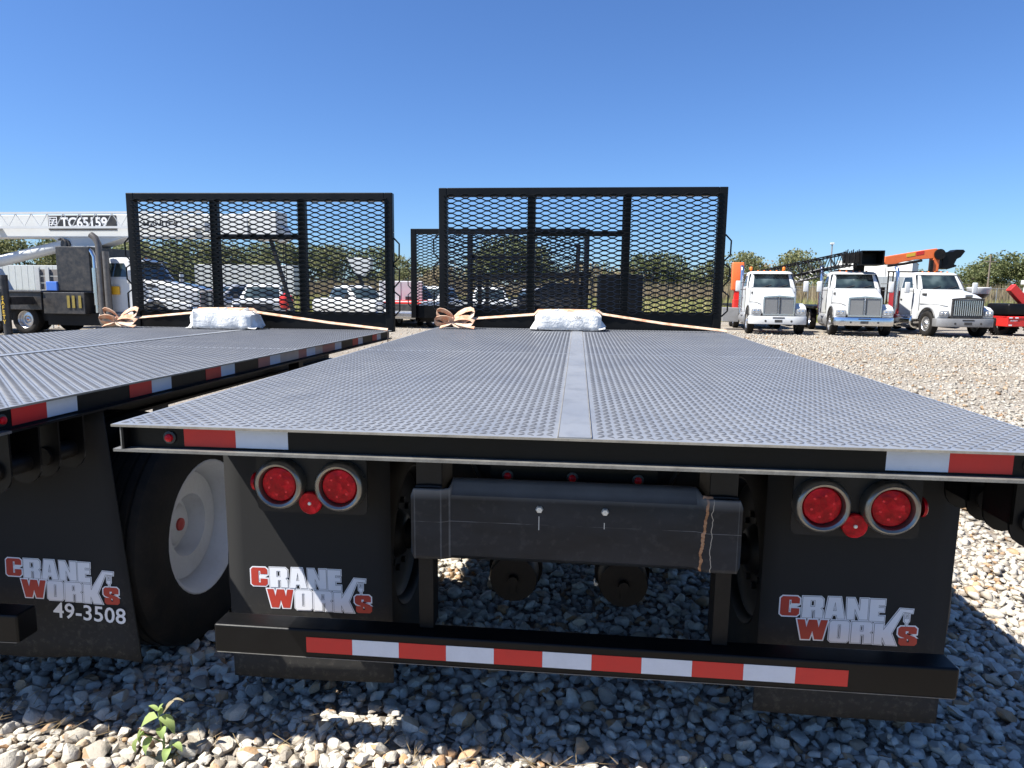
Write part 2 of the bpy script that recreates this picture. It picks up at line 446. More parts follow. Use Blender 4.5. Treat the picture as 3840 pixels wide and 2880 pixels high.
# ------------------------------------------------------------------ mesh builder
class MB:
    def __init__(self, off=(0, 0, 0)):
        self.v, self.f, self.mi = [], [], []
        self.off = off
        self.cur = 0
        self.smooth = []
        self.sm = False

    def add(self, vs, fs):
        b = len(self.v)
        ox, oy, oz = self.off
        self.v += [(x + ox, y + oy, z + oz) for x, y, z in vs]
        for q in fs:
            self.f.append(tuple(b + i for i in q))
            self.mi.append(self.cur)
            self.smooth.append(self.sm)
        return self

    def box(self, x0, x1, y0, y1, z0, z1):
        vs = [(x, y, z) for z in (z0, z1) for y in (y0, y1) for x in (x0, x1)]
        return self.add(vs, [(0, 2, 3, 1), (4, 5, 7, 6), (0, 1, 5, 4), (2, 6, 7, 3), (0, 4, 6, 2), (1, 3, 7, 5)])

    def bar(self, a, b, w, h, up=(0, 0, 1)):
        """box beam from a to b"""
        a, b = Vector(a), Vector(b)
        d = (b - a).normalized()
        up = Vector(up)
        if abs(d.dot(up)) > 0.95:
            up = Vector((0, 1, 0))
        s = d.cross(up).normalized()
        t = s.cross(d)
        vs = []
        for p in (a, b):
            for i, j in ((-1, -1), (1, -1), (1, 1), (-1, 1)):
                vs.append(tuple(p + s * (i * w / 2) + t * (j * h / 2)))
        return self.add(vs, [(3, 2, 1, 0), (4, 5, 6, 7), (0, 1, 5, 4), (1, 2, 6, 5), (2, 3, 7, 6), (3, 0, 4, 7)])

    def loft(self, rings, caps=True, close=False):
        n = len(rings[0])
        vs = [p for rg in rings for p in rg]
        fs = []
        m = len(rings)
        for i in range(m if close else m - 1):
            for j in range(n):
                k = (j + 1) % n
                i2 = (i + 1) % m
                fs.append((i * n + j, i * n + k, i2 * n + k, i2 * n + j))
        if caps and not close:
            fs.append(tuple(range(n - 1, -1, -1)))
            fs.append(tuple((m - 1) * n + j for j in range(n)))
        return self.add(vs, fs)

    def tube(self, pts, rad, n=8, caps=True):
        pts = [Vector(p) for p in pts]
        rings = []
        prev = None
        for i, p in enumerate(pts):
            d = (pts[min(i + 1, len(pts) - 1)] - pts[max(i - 1, 0)]).normalized()
            if prev is None:
                a = Vector((0, 0, 1)) if abs(d.z) < 0.9 else Vector((1, 0, 0))
                s = d.cross(a).normalized()
            else:
                s = (prev - d * prev.dot(d)).normalized()
            prev = s
            t = d.cross(s)
            rr = rad[i] if isinstance(rad, (list, tuple)) else rad
            rings.append([tuple(p + s * (rr * cos(2 * pi * k / n)) + t * (rr * sin(2 * pi * k / n))) for k in range(n)])
        return self.loft(rings, caps)

    def lathe(self, prof, c=(0, 0, 0), axis='X', n=32, caps=True):
        """prof: list of (radius, along)"""
        rings = []
        for rr, a in prof:
            ring = []
            for k in range(n):
                t = 2 * pi * k / n
                p, q = rr * cos(t), rr * sin(t)
                v = {'X': (a, p, q), 'Y': (p, a, q), 'Z': (p, q, a)}[axis]
                ring.append((v[0] + c[0], v[1] + c[1], v[2] + c[2]))
            rings.append(ring)
        return self.loft(rings, caps)

    def prism(self, poly, axis, a0, a1):
        """poly of 2D points extruded along axis ('X': (y,z), 'Y': (x,z), 'Z': (x,y))"""
        n = len(poly)

        def P(p, a):
            return {'X': (a, p[0], p[1]), 'Y': (p[0], a, p[1]), 'Z': (p[0], p[1], a)}[axis]
        vs = [P(p, a0) for p in poly] + [P(p, a1) for p in poly]
        fs = [tuple(range(n - 1, -1, -1)), tuple(range(n, 2 * n))] + [(i, (i + 1) % n, n + (i + 1) % n, n + i) for i in range(n)]
        return self.add(vs, fs)

    def quad(self, *p):
        return self.add(list(p), [tuple(range(len(p)))])

    def build(self, name, mat, parent=None, bevel=0.0, seg=2, smooth=None, loc=None, rot=None, label=None):
        me = bpy.data.meshes.new(name)
        me.from_pydata(self.v, [], self.f)
        mats = mat if isinstance(mat, (list, tuple)) else [mat]
        for m in mats:
            me.materials.append(m)
        if len(mats) > 1:
            me.polygons.foreach_set("material_index", self.mi)
        bm = bmesh.new()
        bm.from_mesh(me)
        bmesh.ops.recalc_face_normals(bm, faces=bm.faces)
        if bevel:
            eds = [e for e in bm.edges if len(e.link_faces) == 2 and e.calc_face_angle(0) > 0.6]
            try:
                bmesh.ops.bevel(bm, geom=eds, offset=bevel, segments=seg, profile=0.5, affect='EDGES', clamp_overlap=True)
            except Exception:
                pass
        bm.to_mesh(me)
        bm.free()
        if smooth is not None:
            me.polygons.foreach_set("use_smooth", [True] * len(me.polygons))
            try:
                me.set_sharp_from_angle(angle=smooth)
            except Exception:
                pass
        o = bpy.data.objects.new(name, me)
        COL.objects.link(o)
        if parent is not None:
            o.parent = parent
        if loc:
            o.location = loc
        if rot:
            o.rotation_euler = rot
        if label:
            o['label'] = label
        return o


SM = radians(40)


def tag(o, label=None, cat=None, group=None, kind=None):
    for k, v in (('label', label), ('category', cat), ('group', group), ('kind', kind)):
        if v:
            o[k] = v
    return o


def empty(name, loc=(0, 0, 0), rz=0.0, rx=0.0):
    o = bpy.data.objects.new(name, None)
    o.empty_display_size = 0.2
    COL.objects.link(o)
    o.location = loc
    o.rotation_euler = (rx, 0, rz)
    return o


def copy_tree(o, parent=None):
    c = o.copy()
    COL.objects.link(c)
    if parent is not None:
        c.parent = parent
    for ch in list(o.children):
        copy_tree(ch, c)
    return c


def child(o, stem):
    return [c for c in o.children if c.name.split('.')[0] == stem]


def text_mesh(s, size, bold=0.0, extrude=0.0, align='LEFT', space=1.0):
    cu = bpy.data.curves.new("lettering", 'FONT')
    cu.body = s
    cu.size = size
    cu.offset = bold
    cu.extrude = extrude
    cu.align_x = align
    cu.space_character = space
    cu.resolution_u = 3
    ob = bpy.data.objects.new("lettering", cu)
    COL.objects.link(ob)
    dg = bpy.context.evaluated_depsgraph_get()
    me = bpy.data.meshes.new_from_object(ob.evaluated_get(dg))
    bpy.data.objects.remove(ob)
    bpy.data.curves.remove(cu)
    return me


def curve_fill(loops, offset=0.0):
    """filled 2D outline with holes, optionally grown by offset; returns verts, faces"""
    cu = bpy.data.curves.new("outline", 'CURVE')
    cu.dimensions = '2D'
    cu.fill_mode = 'BOTH'
    cu.offset = offset
    for lp in loops:
        sp = cu.splines.new('POLY')
        sp.points.add(len(lp) - 1)
        for p, q in zip(sp.points, lp):
            p.co = (q[0], q[1], 0, 1)
        sp.use_cyclic_u = True
    ob = bpy.data.objects.new("outline", cu)
    COL.objects.link(ob)
    dg = bpy.context.evaluated_depsgraph_get()
    me = bpy.data.meshes.new_from_object(ob.evaluated_get(dg))
    vs = [tuple(v.co) for v in me.vertices]
    fs = [tuple(p.vertices) for p in me.polygons]
    bpy.data.objects.remove(ob)
    bpy.data.curves.remove(cu)
    bpy.data.meshes.remove(me)
    return vs, fs


def rr_ring(axis, a, x0, x1, y0, y1, rad, n=3):
    """rounded rectangle ring in the plane normal to axis at a"""
    out = []
    rad = min(rad, (x1 - x0) / 2 - 1e-4, (y1 - y0) / 2 - 1e-4)
    for cx, cy, t0 in ((x1 - rad, y1 - rad, 0), (x0 + rad, y1 - rad, pi / 2), (x0 + rad, y0 + rad, pi), (x1 - rad, y0 + rad, 1.5 * pi)):
        for k in range(n + 1):
            t = t0 + pi / 2 * k / n
            out.append((cx + rad * cos(t), cy + rad * sin(t)))
    return [{'X': (a, p[0], p[1]), 'Y': (p[0], a, p[1]), 'Z': (p[0], p[1], a)}[axis] for p in out]


# ------------------------------------------------------------------ ground
g = MB()
N = 14
g.box(-450, 450, -200, 900, -0.6, -0.004)
ground = g.build('gravel_ground', M['gravel'])
tag(ground, kind='structure')

g = MB()
g.quad((-450, 36, 0.0), (-20, 36.5, 0.0), (0, 37, 0.0), (20, 39, 0.0), (450, 44, 0.0), (450, 880, 0.0), (-450, 880, 0.0))
field = g.build('grass_field', M['field'])
tag(field, kind='structure')


g = MB()
g.quad((-450, -190, 0.0), (450, -190, 0.0), (450, -5.5, 0.0), (-450, -5.0, 0.0))  # added unseen dark sheet behind the camera, cuts ground bounce onto rear faces
bounce_blocker = g.build('added_bounce_blocker', M['bounce_blocker'])
tag(bounce_blocker, kind='structure')


def hull_stone(npts, sub, seed):
    rs = random.Random(seed)
    bm = bmesh.new()
    sx, sy, sz = rs.uniform(0.8, 1.25), rs.uniform(0.7, 1.0), rs.uniform(0.5, 0.75)
    for _ in range(npts):
        v = Vector((rs.gauss(0, 1), rs.gauss(0, 1), rs.gauss(0, 1))).normalized() * rs.uniform(0.80, 1.03)
        bm.verts.new((v.x * sx, v.y * sy, v.z * sz))
    res = bmesh.ops.convex_hull(bm, input=bm.verts)
    junk = list({e for e in res["geom_interior"] + res["geom_unused"] if isinstance(e, bmesh.types.BMVert)})
    bmesh.ops.delete(bm, geom=junk, context='VERTS')
    if sub:
        bmesh.ops.subdivide_edges(bm, edges=bm.edges, cuts=1, use_grid_fill=True)
        bmesh.ops.smooth_vert(bm, verts=bm.verts, factor=0.25, use_axis_x=True, use_axis_y=True, use_axis_z=True)
    bmesh.ops.triangulate(bm, faces=bm.faces)
    bmesh.ops.recalc_face_normals(bm, faces=bm.faces)
    bm.verts.ensure_lookup_table()
    V = np.array([v.co[:] for v in bm.verts])
    Fc = np.array([[v.index for v in fc.verts] for fc in bm.faces])
    bm.free()
    return V, Fc


def rot_mats(n):
    a = rng.uniform(0, 2 * pi, n)
    b = rng.normal(0, 0.35, n)
    c = rng.normal(0, 0.35, n)
    ca, sa, cb, sb, cc, sc_ = np.cos(a), np.sin(a), np.cos(b), np.sin(b), np.cos(c), np.sin(c)
    Z = np.zeros(n)
    O = np.ones(n)
    Rz = np.stack([np.stack([ca, -sa, Z], 1), np.stack([sa, ca, Z], 1), np.stack([Z, Z, O], 1)], 1)
    Rx = np.stack([np.stack([O, Z, Z], 1), np.stack([Z, cb, -sb], 1), np.stack([Z, sb, cb], 1)], 1)
    Ry = np.stack([np.stack([cc, Z, sc_], 1), np.stack([Z, O, Z], 1), np.stack([-sc_, Z, cc], 1)], 1)
    return Rz @ Rx @ Ry


def mesh_np(name, V, Fc, mat, smooth=False, sharp=None):
    me = bpy.data.meshes.new(name)
    me.vertices.add(len(V))
    me.vertices.foreach_set("co", V.astype(np.float32).ravel())
    n = Fc.shape[1]
    me.loops.add(Fc.size)
    me.loops.foreach_set("vertex_index", Fc.astype(np.int32).ravel())
    me.polygons.add(len(Fc))
    me.polygons.foreach_set("loop_start", np.arange(0, Fc.size, n, dtype=np.int32))
    me.polygons.foreach_set("loop_total", np.full(len(Fc), n, dtype=np.int32))
    me.materials.append(mat)
    me.update(calc_edges=True)
    if smooth:
        me.polygons.foreach_set("use_smooth", np.ones(len(Fc), bool))
    me.validate()
    return me


def merge_stones(protos, pos, size, sel_proto, R):
    Vs, Fs, base = [], [], 0
    for k, (V, Fc) in enumerate(protos):
        idx = np.where(sel_proto == k)[0]
        if len(idx) == 0:
            continue
        W = np.einsum('nij,vj->nvi', R[idx], V) * size[idx, None, None] + pos[idx, None, :]
        Fo = Fc[None] + (np.arange(len(idx)) * len(V))[:, None, None] + base
        Vs.append(W.reshape(-1, 3))
        Fs.append(Fo.reshape(-1, 3))
        base += len(idx) * len(V)
    return np.concatenate(Vs), np.concatenate(Fs)


def scatter(x0, x1, y0, y1, step, jitter=0.5):
    xs = np.arange(x0, x1, step)
    ys = np.arange(y0, y1, step * 0.87)
    X, Y = np.meshgrid(xs, ys)
    X = X + (np.arange(len(ys)) % 2)[:, None] * step / 2
    X = X + rng.uniform(-jitter, jitter, X.shape) * step
    Y = Y + rng.uniform(-jitter, jitter, Y.shape) * step
    return np.stack([X.ravel(), Y.ravel()], 1)


CAMP = np.array([0, -1.7238, 1.569])
cr, cu_, cf = np.array(r), np.array(u), np.array(f)


def project(P):
    d = P - CAMP
    z = d @ cf
    return 1920 + 2505 * (d @ cr) / z, 1440 - 2505 * (d @ cu_) / z, z


near_protos = [hull_stone(20, 1, s) for s in range(18)]
mid_protos = [hull_stone(13, 0, 50 + s) for s in range(10)]
far_protos = [hull_stone(8, 0, 90 + s) for s in range(6)]

# near layer
p1 = scatter(-3.2, 2.75, -0.5, 3.3, 0.044, 0.45)
p2 = scatter(-3.2, 2.75, -0.5, 2.2, 0.062, 0.5)
pp = np.concatenate([p1, p2])
size = np.concatenate([np.clip(rng.lognormal(math.log(0.0235), 0.30, len(p1)), 0.011, 0.040), np.clip(rng.lognormal(math.log(0.0270), 0.30, len(p2)), 0.014, 0.050)])
zz = np.concatenate([size[:len(p1)] * rng.uniform(-0.1, 0.25, len(p1)), size[len(p1):] * rng.uniform(0.25, 0.7, len(p2))])
P3 = np.column_stack([pp, zz])
px, py, dz = project(P3)
vis = (px > -700) & (px < 4400) & (py < 3700) & (dz > 0.2)
P3, size, px, py, dz = P3[vis], size[vis], px[vis], py[vis], dz[vis]
sel = rng.integers(0, len(near_protos), len(P3))
R = rot_mats(len(P3))
# the 300 that show largest become single stones, parts of the ground
shown = np.where((P3[:, 1] < 1.05) & (px > 20) & (px < 3820) & (py < 2870) & (P3[:, 2] > 0.15 * size))[0]
score = (size / dz)[shown]
pick = shown[np.argsort(-score)[:300]]
mask = np.zeros(len(P3), bool)
mask[pick] = True
close = ~mask & (P3[:, 1] < 1.35)
deep = ~mask & ~close
Vn, Fn = merge_stones(near_protos, P3[close], size[close], sel[close], R[close])
me = mesh_np('gravel', Vn, Fn, M['stone'], True)
me.set_sharp_from_angle(angle=radians(30))
o = bpy.data.objects.new('gravel', me)
COL.objects.link(o)
o.parent = ground
o['kind'] = 'stuff'
Vn, Fn = merge_stones(mid_protos, P3[deep], size[deep], sel[deep] % len(mid_protos), R[deep])
o = bpy.data.objects.new('gravel', mesh_np('gravel', Vn, Fn, M['stone'], False))
COL.objects.link(o)
o.parent = ground
o['kind'] = 'stuff'
stone_mesh = []
for V, Fc in near_protos:
    m_ = mesh_np('stone', V, Fc, M['stone'], True)
    m_.set_sharp_from_angle(angle=radians(30))
    stone_mesh.append(m_)
for i in pick:
    so = bpy.data.objects.new('stone', stone_mesh[sel[i]])
    COL.objects.link(so)
    so.parent = ground
    so.location = P3[i]
    so.rotation_euler = Matrix(R[i].tolist()).to_euler()
    so.scale = (size[i],) * 3

# mid and far stones
mids = []
for (x0, x1, y0, y1, st, s0) in ((1.2, 9.0, -0.5, 8.0, 0.068, 0.031), (-2.7, 2.7, 3.3, 5.2, 0.075, 0.034)):
    p = scatter(x0, x1, y0, y1, st, 0.5)
    s = np.clip(rng.lognormal(math.log(s0), 0.3, len(p)), 0.015, 0.06)
    mids.append(np.column_stack([p, s * rng.uniform(-0.1, 0.4, len(p)), s]))
A = np.concatenate(mids)
px, py, dz = project(A[:, :3])
inside = (A[:, 0] < 2.75) & (A[:, 1] < 3.3)
A = A[(px > -50) & (px < 4700) & ~inside]
Vn, Fn = merge_stones(mid_protos, A[:, :3], A[:, 3], rng.integers(0, len(mid_protos), len(A)), rot_mats(len(A)))
n_mid = len(Fn)
o = bpy.data.objects.new('gravel', mesh_np('gravel', Vn, Fn, M['yard_stone'], False))
COL.objects.link(o)
o.parent = ground
o['kind'] = 'stuff'
p = scatter(1.0, 26, 8.0, 27.0, 0.11, 0.5)
p = np.concatenate([p, scatter(-9, 1.0, 8.0, 27.0, 0.3, 0.5), scatter(-22, -9, 9, 25, 0.4, 0.5)])
s = np.clip(rng.lognormal(math.log(0.036), 0.35, len(p)), 0.015, 0.08)
A = np.column_stack([p, s * rng.uniform(-0.3, 0.3, len(p))])
px, py, dz = project(A)
k = (px > -50) & (px < 4400)
A, s = A[k], s[k]
Vn, Fn = merge_stones(far_protos, A, s, rng.integers(0, len(far_protos), len(A)), rot_mats(len(A)))
o = bpy.data.objects.new('gravel', mesh_np('gravel', Vn, Fn, M['yard_stone'], False))
COL.objects.link(o)
o.parent = ground
o['kind'] = 'stuff'


# ------------------------------------------------------------------ wheels
def tyre_prof(R, W, rim):
    h = W / 2
    out = [(rim, -h * 0.78), (rim + 0.03, -h * 0.92), (R - 0.10, -h), (R - 0.03, -h * 0.93), (R - 0.006, -h * 0.78)]
    for gx in (-0.5, -0.17, 0.17, 0.5):
        w = 0.055
        out += [(R, h * (gx - w)), (R - 0.014, h * (gx - w * 0.7)), (R - 0.014, h * (gx + w * 0.7)), (R, h * (gx + w))]
    out += [(R - 0.006, h * 0.78), (R - 0.03, h * 0.93), (R - 0.10, h), (rim + 0.03, h * 0.92), (rim, h * 0.78)]
    return out


def wheel(parent, loc, out_sign, R=0.515, W=0.27, rim=0.29, dish=0.12, rim_mat='rim_white', cap_mat='chassis', n=40):
    """tyre with rim and hub; the outward face looks along out_sign * X"""
    m = MB()
    m.lathe(tyre_prof(R, W, rim), axis='X', n=n, caps=False)
    w = m.build('wheel', M['tyre'], parent, smooth=radians(35), loc=loc)
    h = W / 2 * 0.80
    s = out_sign
    m = MB()
    m.lathe([(rim + 0.012, s * h * 1.02), (rim + 0.004, s * (h + 0.006)), (rim - 0.012, s * (h - 0.006)), (rim - 0.020, s * (h - 0.03)), (rim - 0.028, s * (h - dish * 0.55)), (rim - 0.045, s * (h - dish * 0.8)),
             (rim - 0.085, s * (h - dish * 0.96)), (rim * 0.5, s * (h - dish)), (0.105, s * (h - dish)), (0.10, s * (h - dish + 0.008)), (0.085, s * (h - dish + 0.03)), (0.07, s * (h - dish + 0.04)),
             (0.0005, s * (h - dish + 0.042))], axis='X', n=n, caps=False)
    m.lathe([(rim + 0.012, -s * h * 1.02), (rim + 0.002, -s * (h + 0.006)), (rim - 0.02, -s * (h - 0.02)), (rim - 0.05, -s * (h - 0.12)), (0.14, -s * (h - 0.13)), (0.12, -s * (h - 0.05)), (0.0005, -s * (h - 0.05))], axis='X', n=n, caps=False)
    for q in range(10):
        t = 2 * pi * q / 10
        m.lathe([(0.015, s * (h - dish - 0.03)), (0.014, s * (h - dish + 0.016)), (0.001, s * (h - dish + 0.018))], c=(0, 0.145 * cos(t), 0.145 * sin(t)), axis='X', n=6, caps=False)
    m.build('rim', M[rim_mat], w, smooth=radians(35))
    m = MB()
    m.lathe([(0.030, s * (h - dish + 0.036)), (0.028, s * (h - dish + 0.050)), (0.015, s * (h - dish + 0.055)), (0.0005, s * (h - dish + 0.056))], axis='X', n=16, caps=False)
    m.build('hub_cap', M[cap_mat], w, smooth=radians(35))
    return w


# ------------------------------------------------------------------ the printed emblem on the flaps
def emblem():
    sl = 0.024

    def rect(pts):
        return [(p[0], p[1] - sl * (p[0] - 130)) for p in pts]
    red = [
        [rect([(185, 282), (385, 282), (420, 312), (420, 388), (305, 388), (305, 335), (275, 335), (275, 525), (305, 525), (305, 462), (420, 462), (420, 545), (385, 578), (185, 578), (154, 550), (154, 312)])],
        [rect([(402, 628), (508, 628), (537, 745), (562, 628), (680, 628), (705, 745), (730, 628), (828, 628), (768, 930), (657, 930), (622, 800), (588, 930), (472, 930)])],
        [rect([(1835, 692), (2025, 692), (2058, 722), (2058, 802), (1945, 802), (1945, 762), (1908, 762), (1908, 800), (2035, 845), (2072, 880), (2072, 950), (2040, 982), (1850, 982), (1820, 950), (1820, 868), (1932, 868), (1932, 930), (1962, 930), (1962, 890), (1830, 842), (1803, 812), (1803, 722)])],
    ]
    white = [
        [rect([(458, 275), (712, 275), (748, 310), (748, 425), (715, 450), (746, 480), (750, 598), (634, 598), (634, 482), (592, 482), (592, 598), (458, 598)]), rect([(572, 332), (572, 424), (630, 424), (630, 332)])],
        [rect([(812, 272), (983, 272), (1055, 603), (950, 603), (936, 545), (884, 545), (870, 603), (772, 603)]), rect([(909, 360), (888, 478), (930, 478)])],
        [rect([(1066, 278), (1170, 278), (1250, 460), (1250, 281), (1362, 281), (1368, 605), (1252, 605), (1184, 450), (1184, 605), (1078, 605)])],
        [rect([(1380, 286), (1592, 290), (1592, 378), (1510, 378), (1510, 412), (1586, 412), (1586, 480), (1510, 480), (1510, 538), (1598, 538), (1598, 624), (1386, 620)])],
        [rect([(885, 625), (1100, 627), (1132, 660), (1132, 925), (1100, 957), (885, 957), (853, 925), (853, 660)]), rect([(972, 690), (972, 893), (1008, 893), (1008, 690)])],
        [rect([(1158, 632), (1412, 634), (1448, 668), (1448, 770), (1418, 795), (1446, 822), (1452, 965), (1335, 965), (1335, 835), (1292, 835), (1292, 962), (1158, 960)]), rect([(1280, 692), (1280, 778), (1322, 778), (1322, 692)])],
        [rect([(1472, 650), (1600, 655), (1600, 745), (1800, 420), (1980, 430), (1976, 486), (1848, 476), (1712, 800), (1792, 982), (1640, 978), (1590, 870), (1590, 976), (1474, 970)])],
        [rect([(1868, 484), (1938, 486), (1938, 610), (1916, 640), (1918, 690), (1895, 690), (1898, 640), (1868, 610)]), rect([(1884, 500), (1884, 570), (1922, 570), (1922, 500)])],
    ]
    k = 0.437 / 1970.0

    def T(lp):
        return [((x - 1115) * k, -(y - 630) * k) for x, y in lp]
    m = MB()
    EMB = [M['white_print'], M['grey_print'], M['red_print']]

    def put(loops, off, y, mi):
        vs, fs = curve_fill([T(lp) for lp in loops], off)
        m.cur = mi
        m.add([(v[0], y, v[1]) for v in vs], fs)
    for i, L in enumerate(red):
        put(L[:1], 0.0042, -0.0003 - 0.00004 * i, 0)
        put(L, 0.0, -0.0009, 2)
    for i, L in enumerate(white):
        put(L, 0.0030, -0.0003 - 0.00004 * (i + 3), 0)
        put(L, 0.0006, -0.0011 - 0.00002 * i, 1)
        put(L, -0.0006, -0.0015 - 0.00002 * i, 0)
    me = bpy.data.meshes.new('emblem')
    me.from_pydata(m.v, [], m.f)
    for x in EMB:
        me.materials.append(x)
    me.polygons.foreach_set("material_index", m.mi)
    return me


EMBLEM = emblem()


# ------------------------------------------------------------------ flatbed trailer
W2 = 1.2954
L_DECK = 4.44
Y_HB = 4.50


def lugs(x0, x1, y0, y1, pitch=0.0255):
    nx, ny = int((x1 - x0) / pitch), int((y1 - y0) / pitch)
    X, Y = np.meshgrid(x0 + (np.arange(nx) + 0.5) * (x1 - x0) / nx, y0 + (np.arange(ny) + 0.5) * (y1 - y0) / ny)
    sgn = np.where((np.add.outer(np.arange(ny), np.arange(nx)) % 2) == 0, 1.0, -1.0).ravel()
    X, Y = X.ravel(), Y.ravel()
    n = len(X)
    a = sgn * radians(38)
    dx, dy = np.cos(a), np.sin(a)
    hl, hw, h = 0.0135, 0.0034, 0.0030
    P = np.stack([np.stack([X - dx * hl, Y - dy * hl, np.zeros(n)], 1), np.stack([X + dy * hw, Y - dx * hw, np.zeros(n)], 1), np.stack([X + dx * hl, Y + dy * hl, np.zeros(n)], 1),
                  np.stack([X - dy * hw, Y + dx * hw, np.zeros(n)], 1), np.stack([X - dx * hl * 0.5, Y - dy * hl * 0.5, np.full(n, h)], 1), np.stack([X + dx * hl * 0.5, Y + dy * hl * 0.5, np.full(n, h)], 1)], 1)
    fc = np.array([[0, 1, 4], [1, 5, 4], [1, 2, 5], [2, 3, 5], [3, 4, 5], [3, 0, 4]])
    Fc = fc[None] + (np.arange(n) * 6)[:, None, None]
    return P.reshape(-1, 3), Fc.reshape(-1, 3)


def expanded_mesh(x0, x1, z0, z1, y):
    """expanded-metal strands: long hexagonal cells"""
    m = MB()
    lwd, swd = 0.134, 0.0440
    nrow = int((z1 - z0) / (swd / 2))
    t, d = 0.0098, 0.012
    bond = 0.030
    for j in range(nrow + 1):
        z = z0 + j * swd / 2
        # zig-zag strand between bonds
        pts = []
        xs = x0 - (lwd / 2 if j % 2 else 0)
        k = 0
        while xs + k * lwd / 2 < x1 + lwd:
            zc = z + (swd / 4 - 0.002) * (1 if k % 2 else -1)
            xc = xs + k * lwd / 2
            pts.append((xc - bond / 2, zc))
            pts.append((xc + bond / 2, zc))
            k += 1
        pts = [(min(max(a, x0), x1), b) for a, b in pts]
        for (a, b), (c, e) in zip(pts[:-1], pts[1:]):
            if c - a < 1e-4:
                continue
            tilt = 0.003 if e > b else (-0.003 if e < b else 0.0)
            vs = [(a, y - d / 2, b - t / 2), (a, y - d / 2, b + t / 2), (a, y + d / 2, b + t / 2 + 0.003), (a, y + d / 2, b - t / 2 + 0.003),
                  (c, y - d / 2, e - t / 2), (c, y - d / 2, e + t / 2), (c, y + d / 2, e + t / 2 + 0.003), (c, y + d / 2, e - t / 2 + 0.003)]
            m.add(vs, [(0, 1, 5, 4), (1, 2, 6, 5), (2, 3, 7, 6), (3, 0, 4, 7)])
    return m


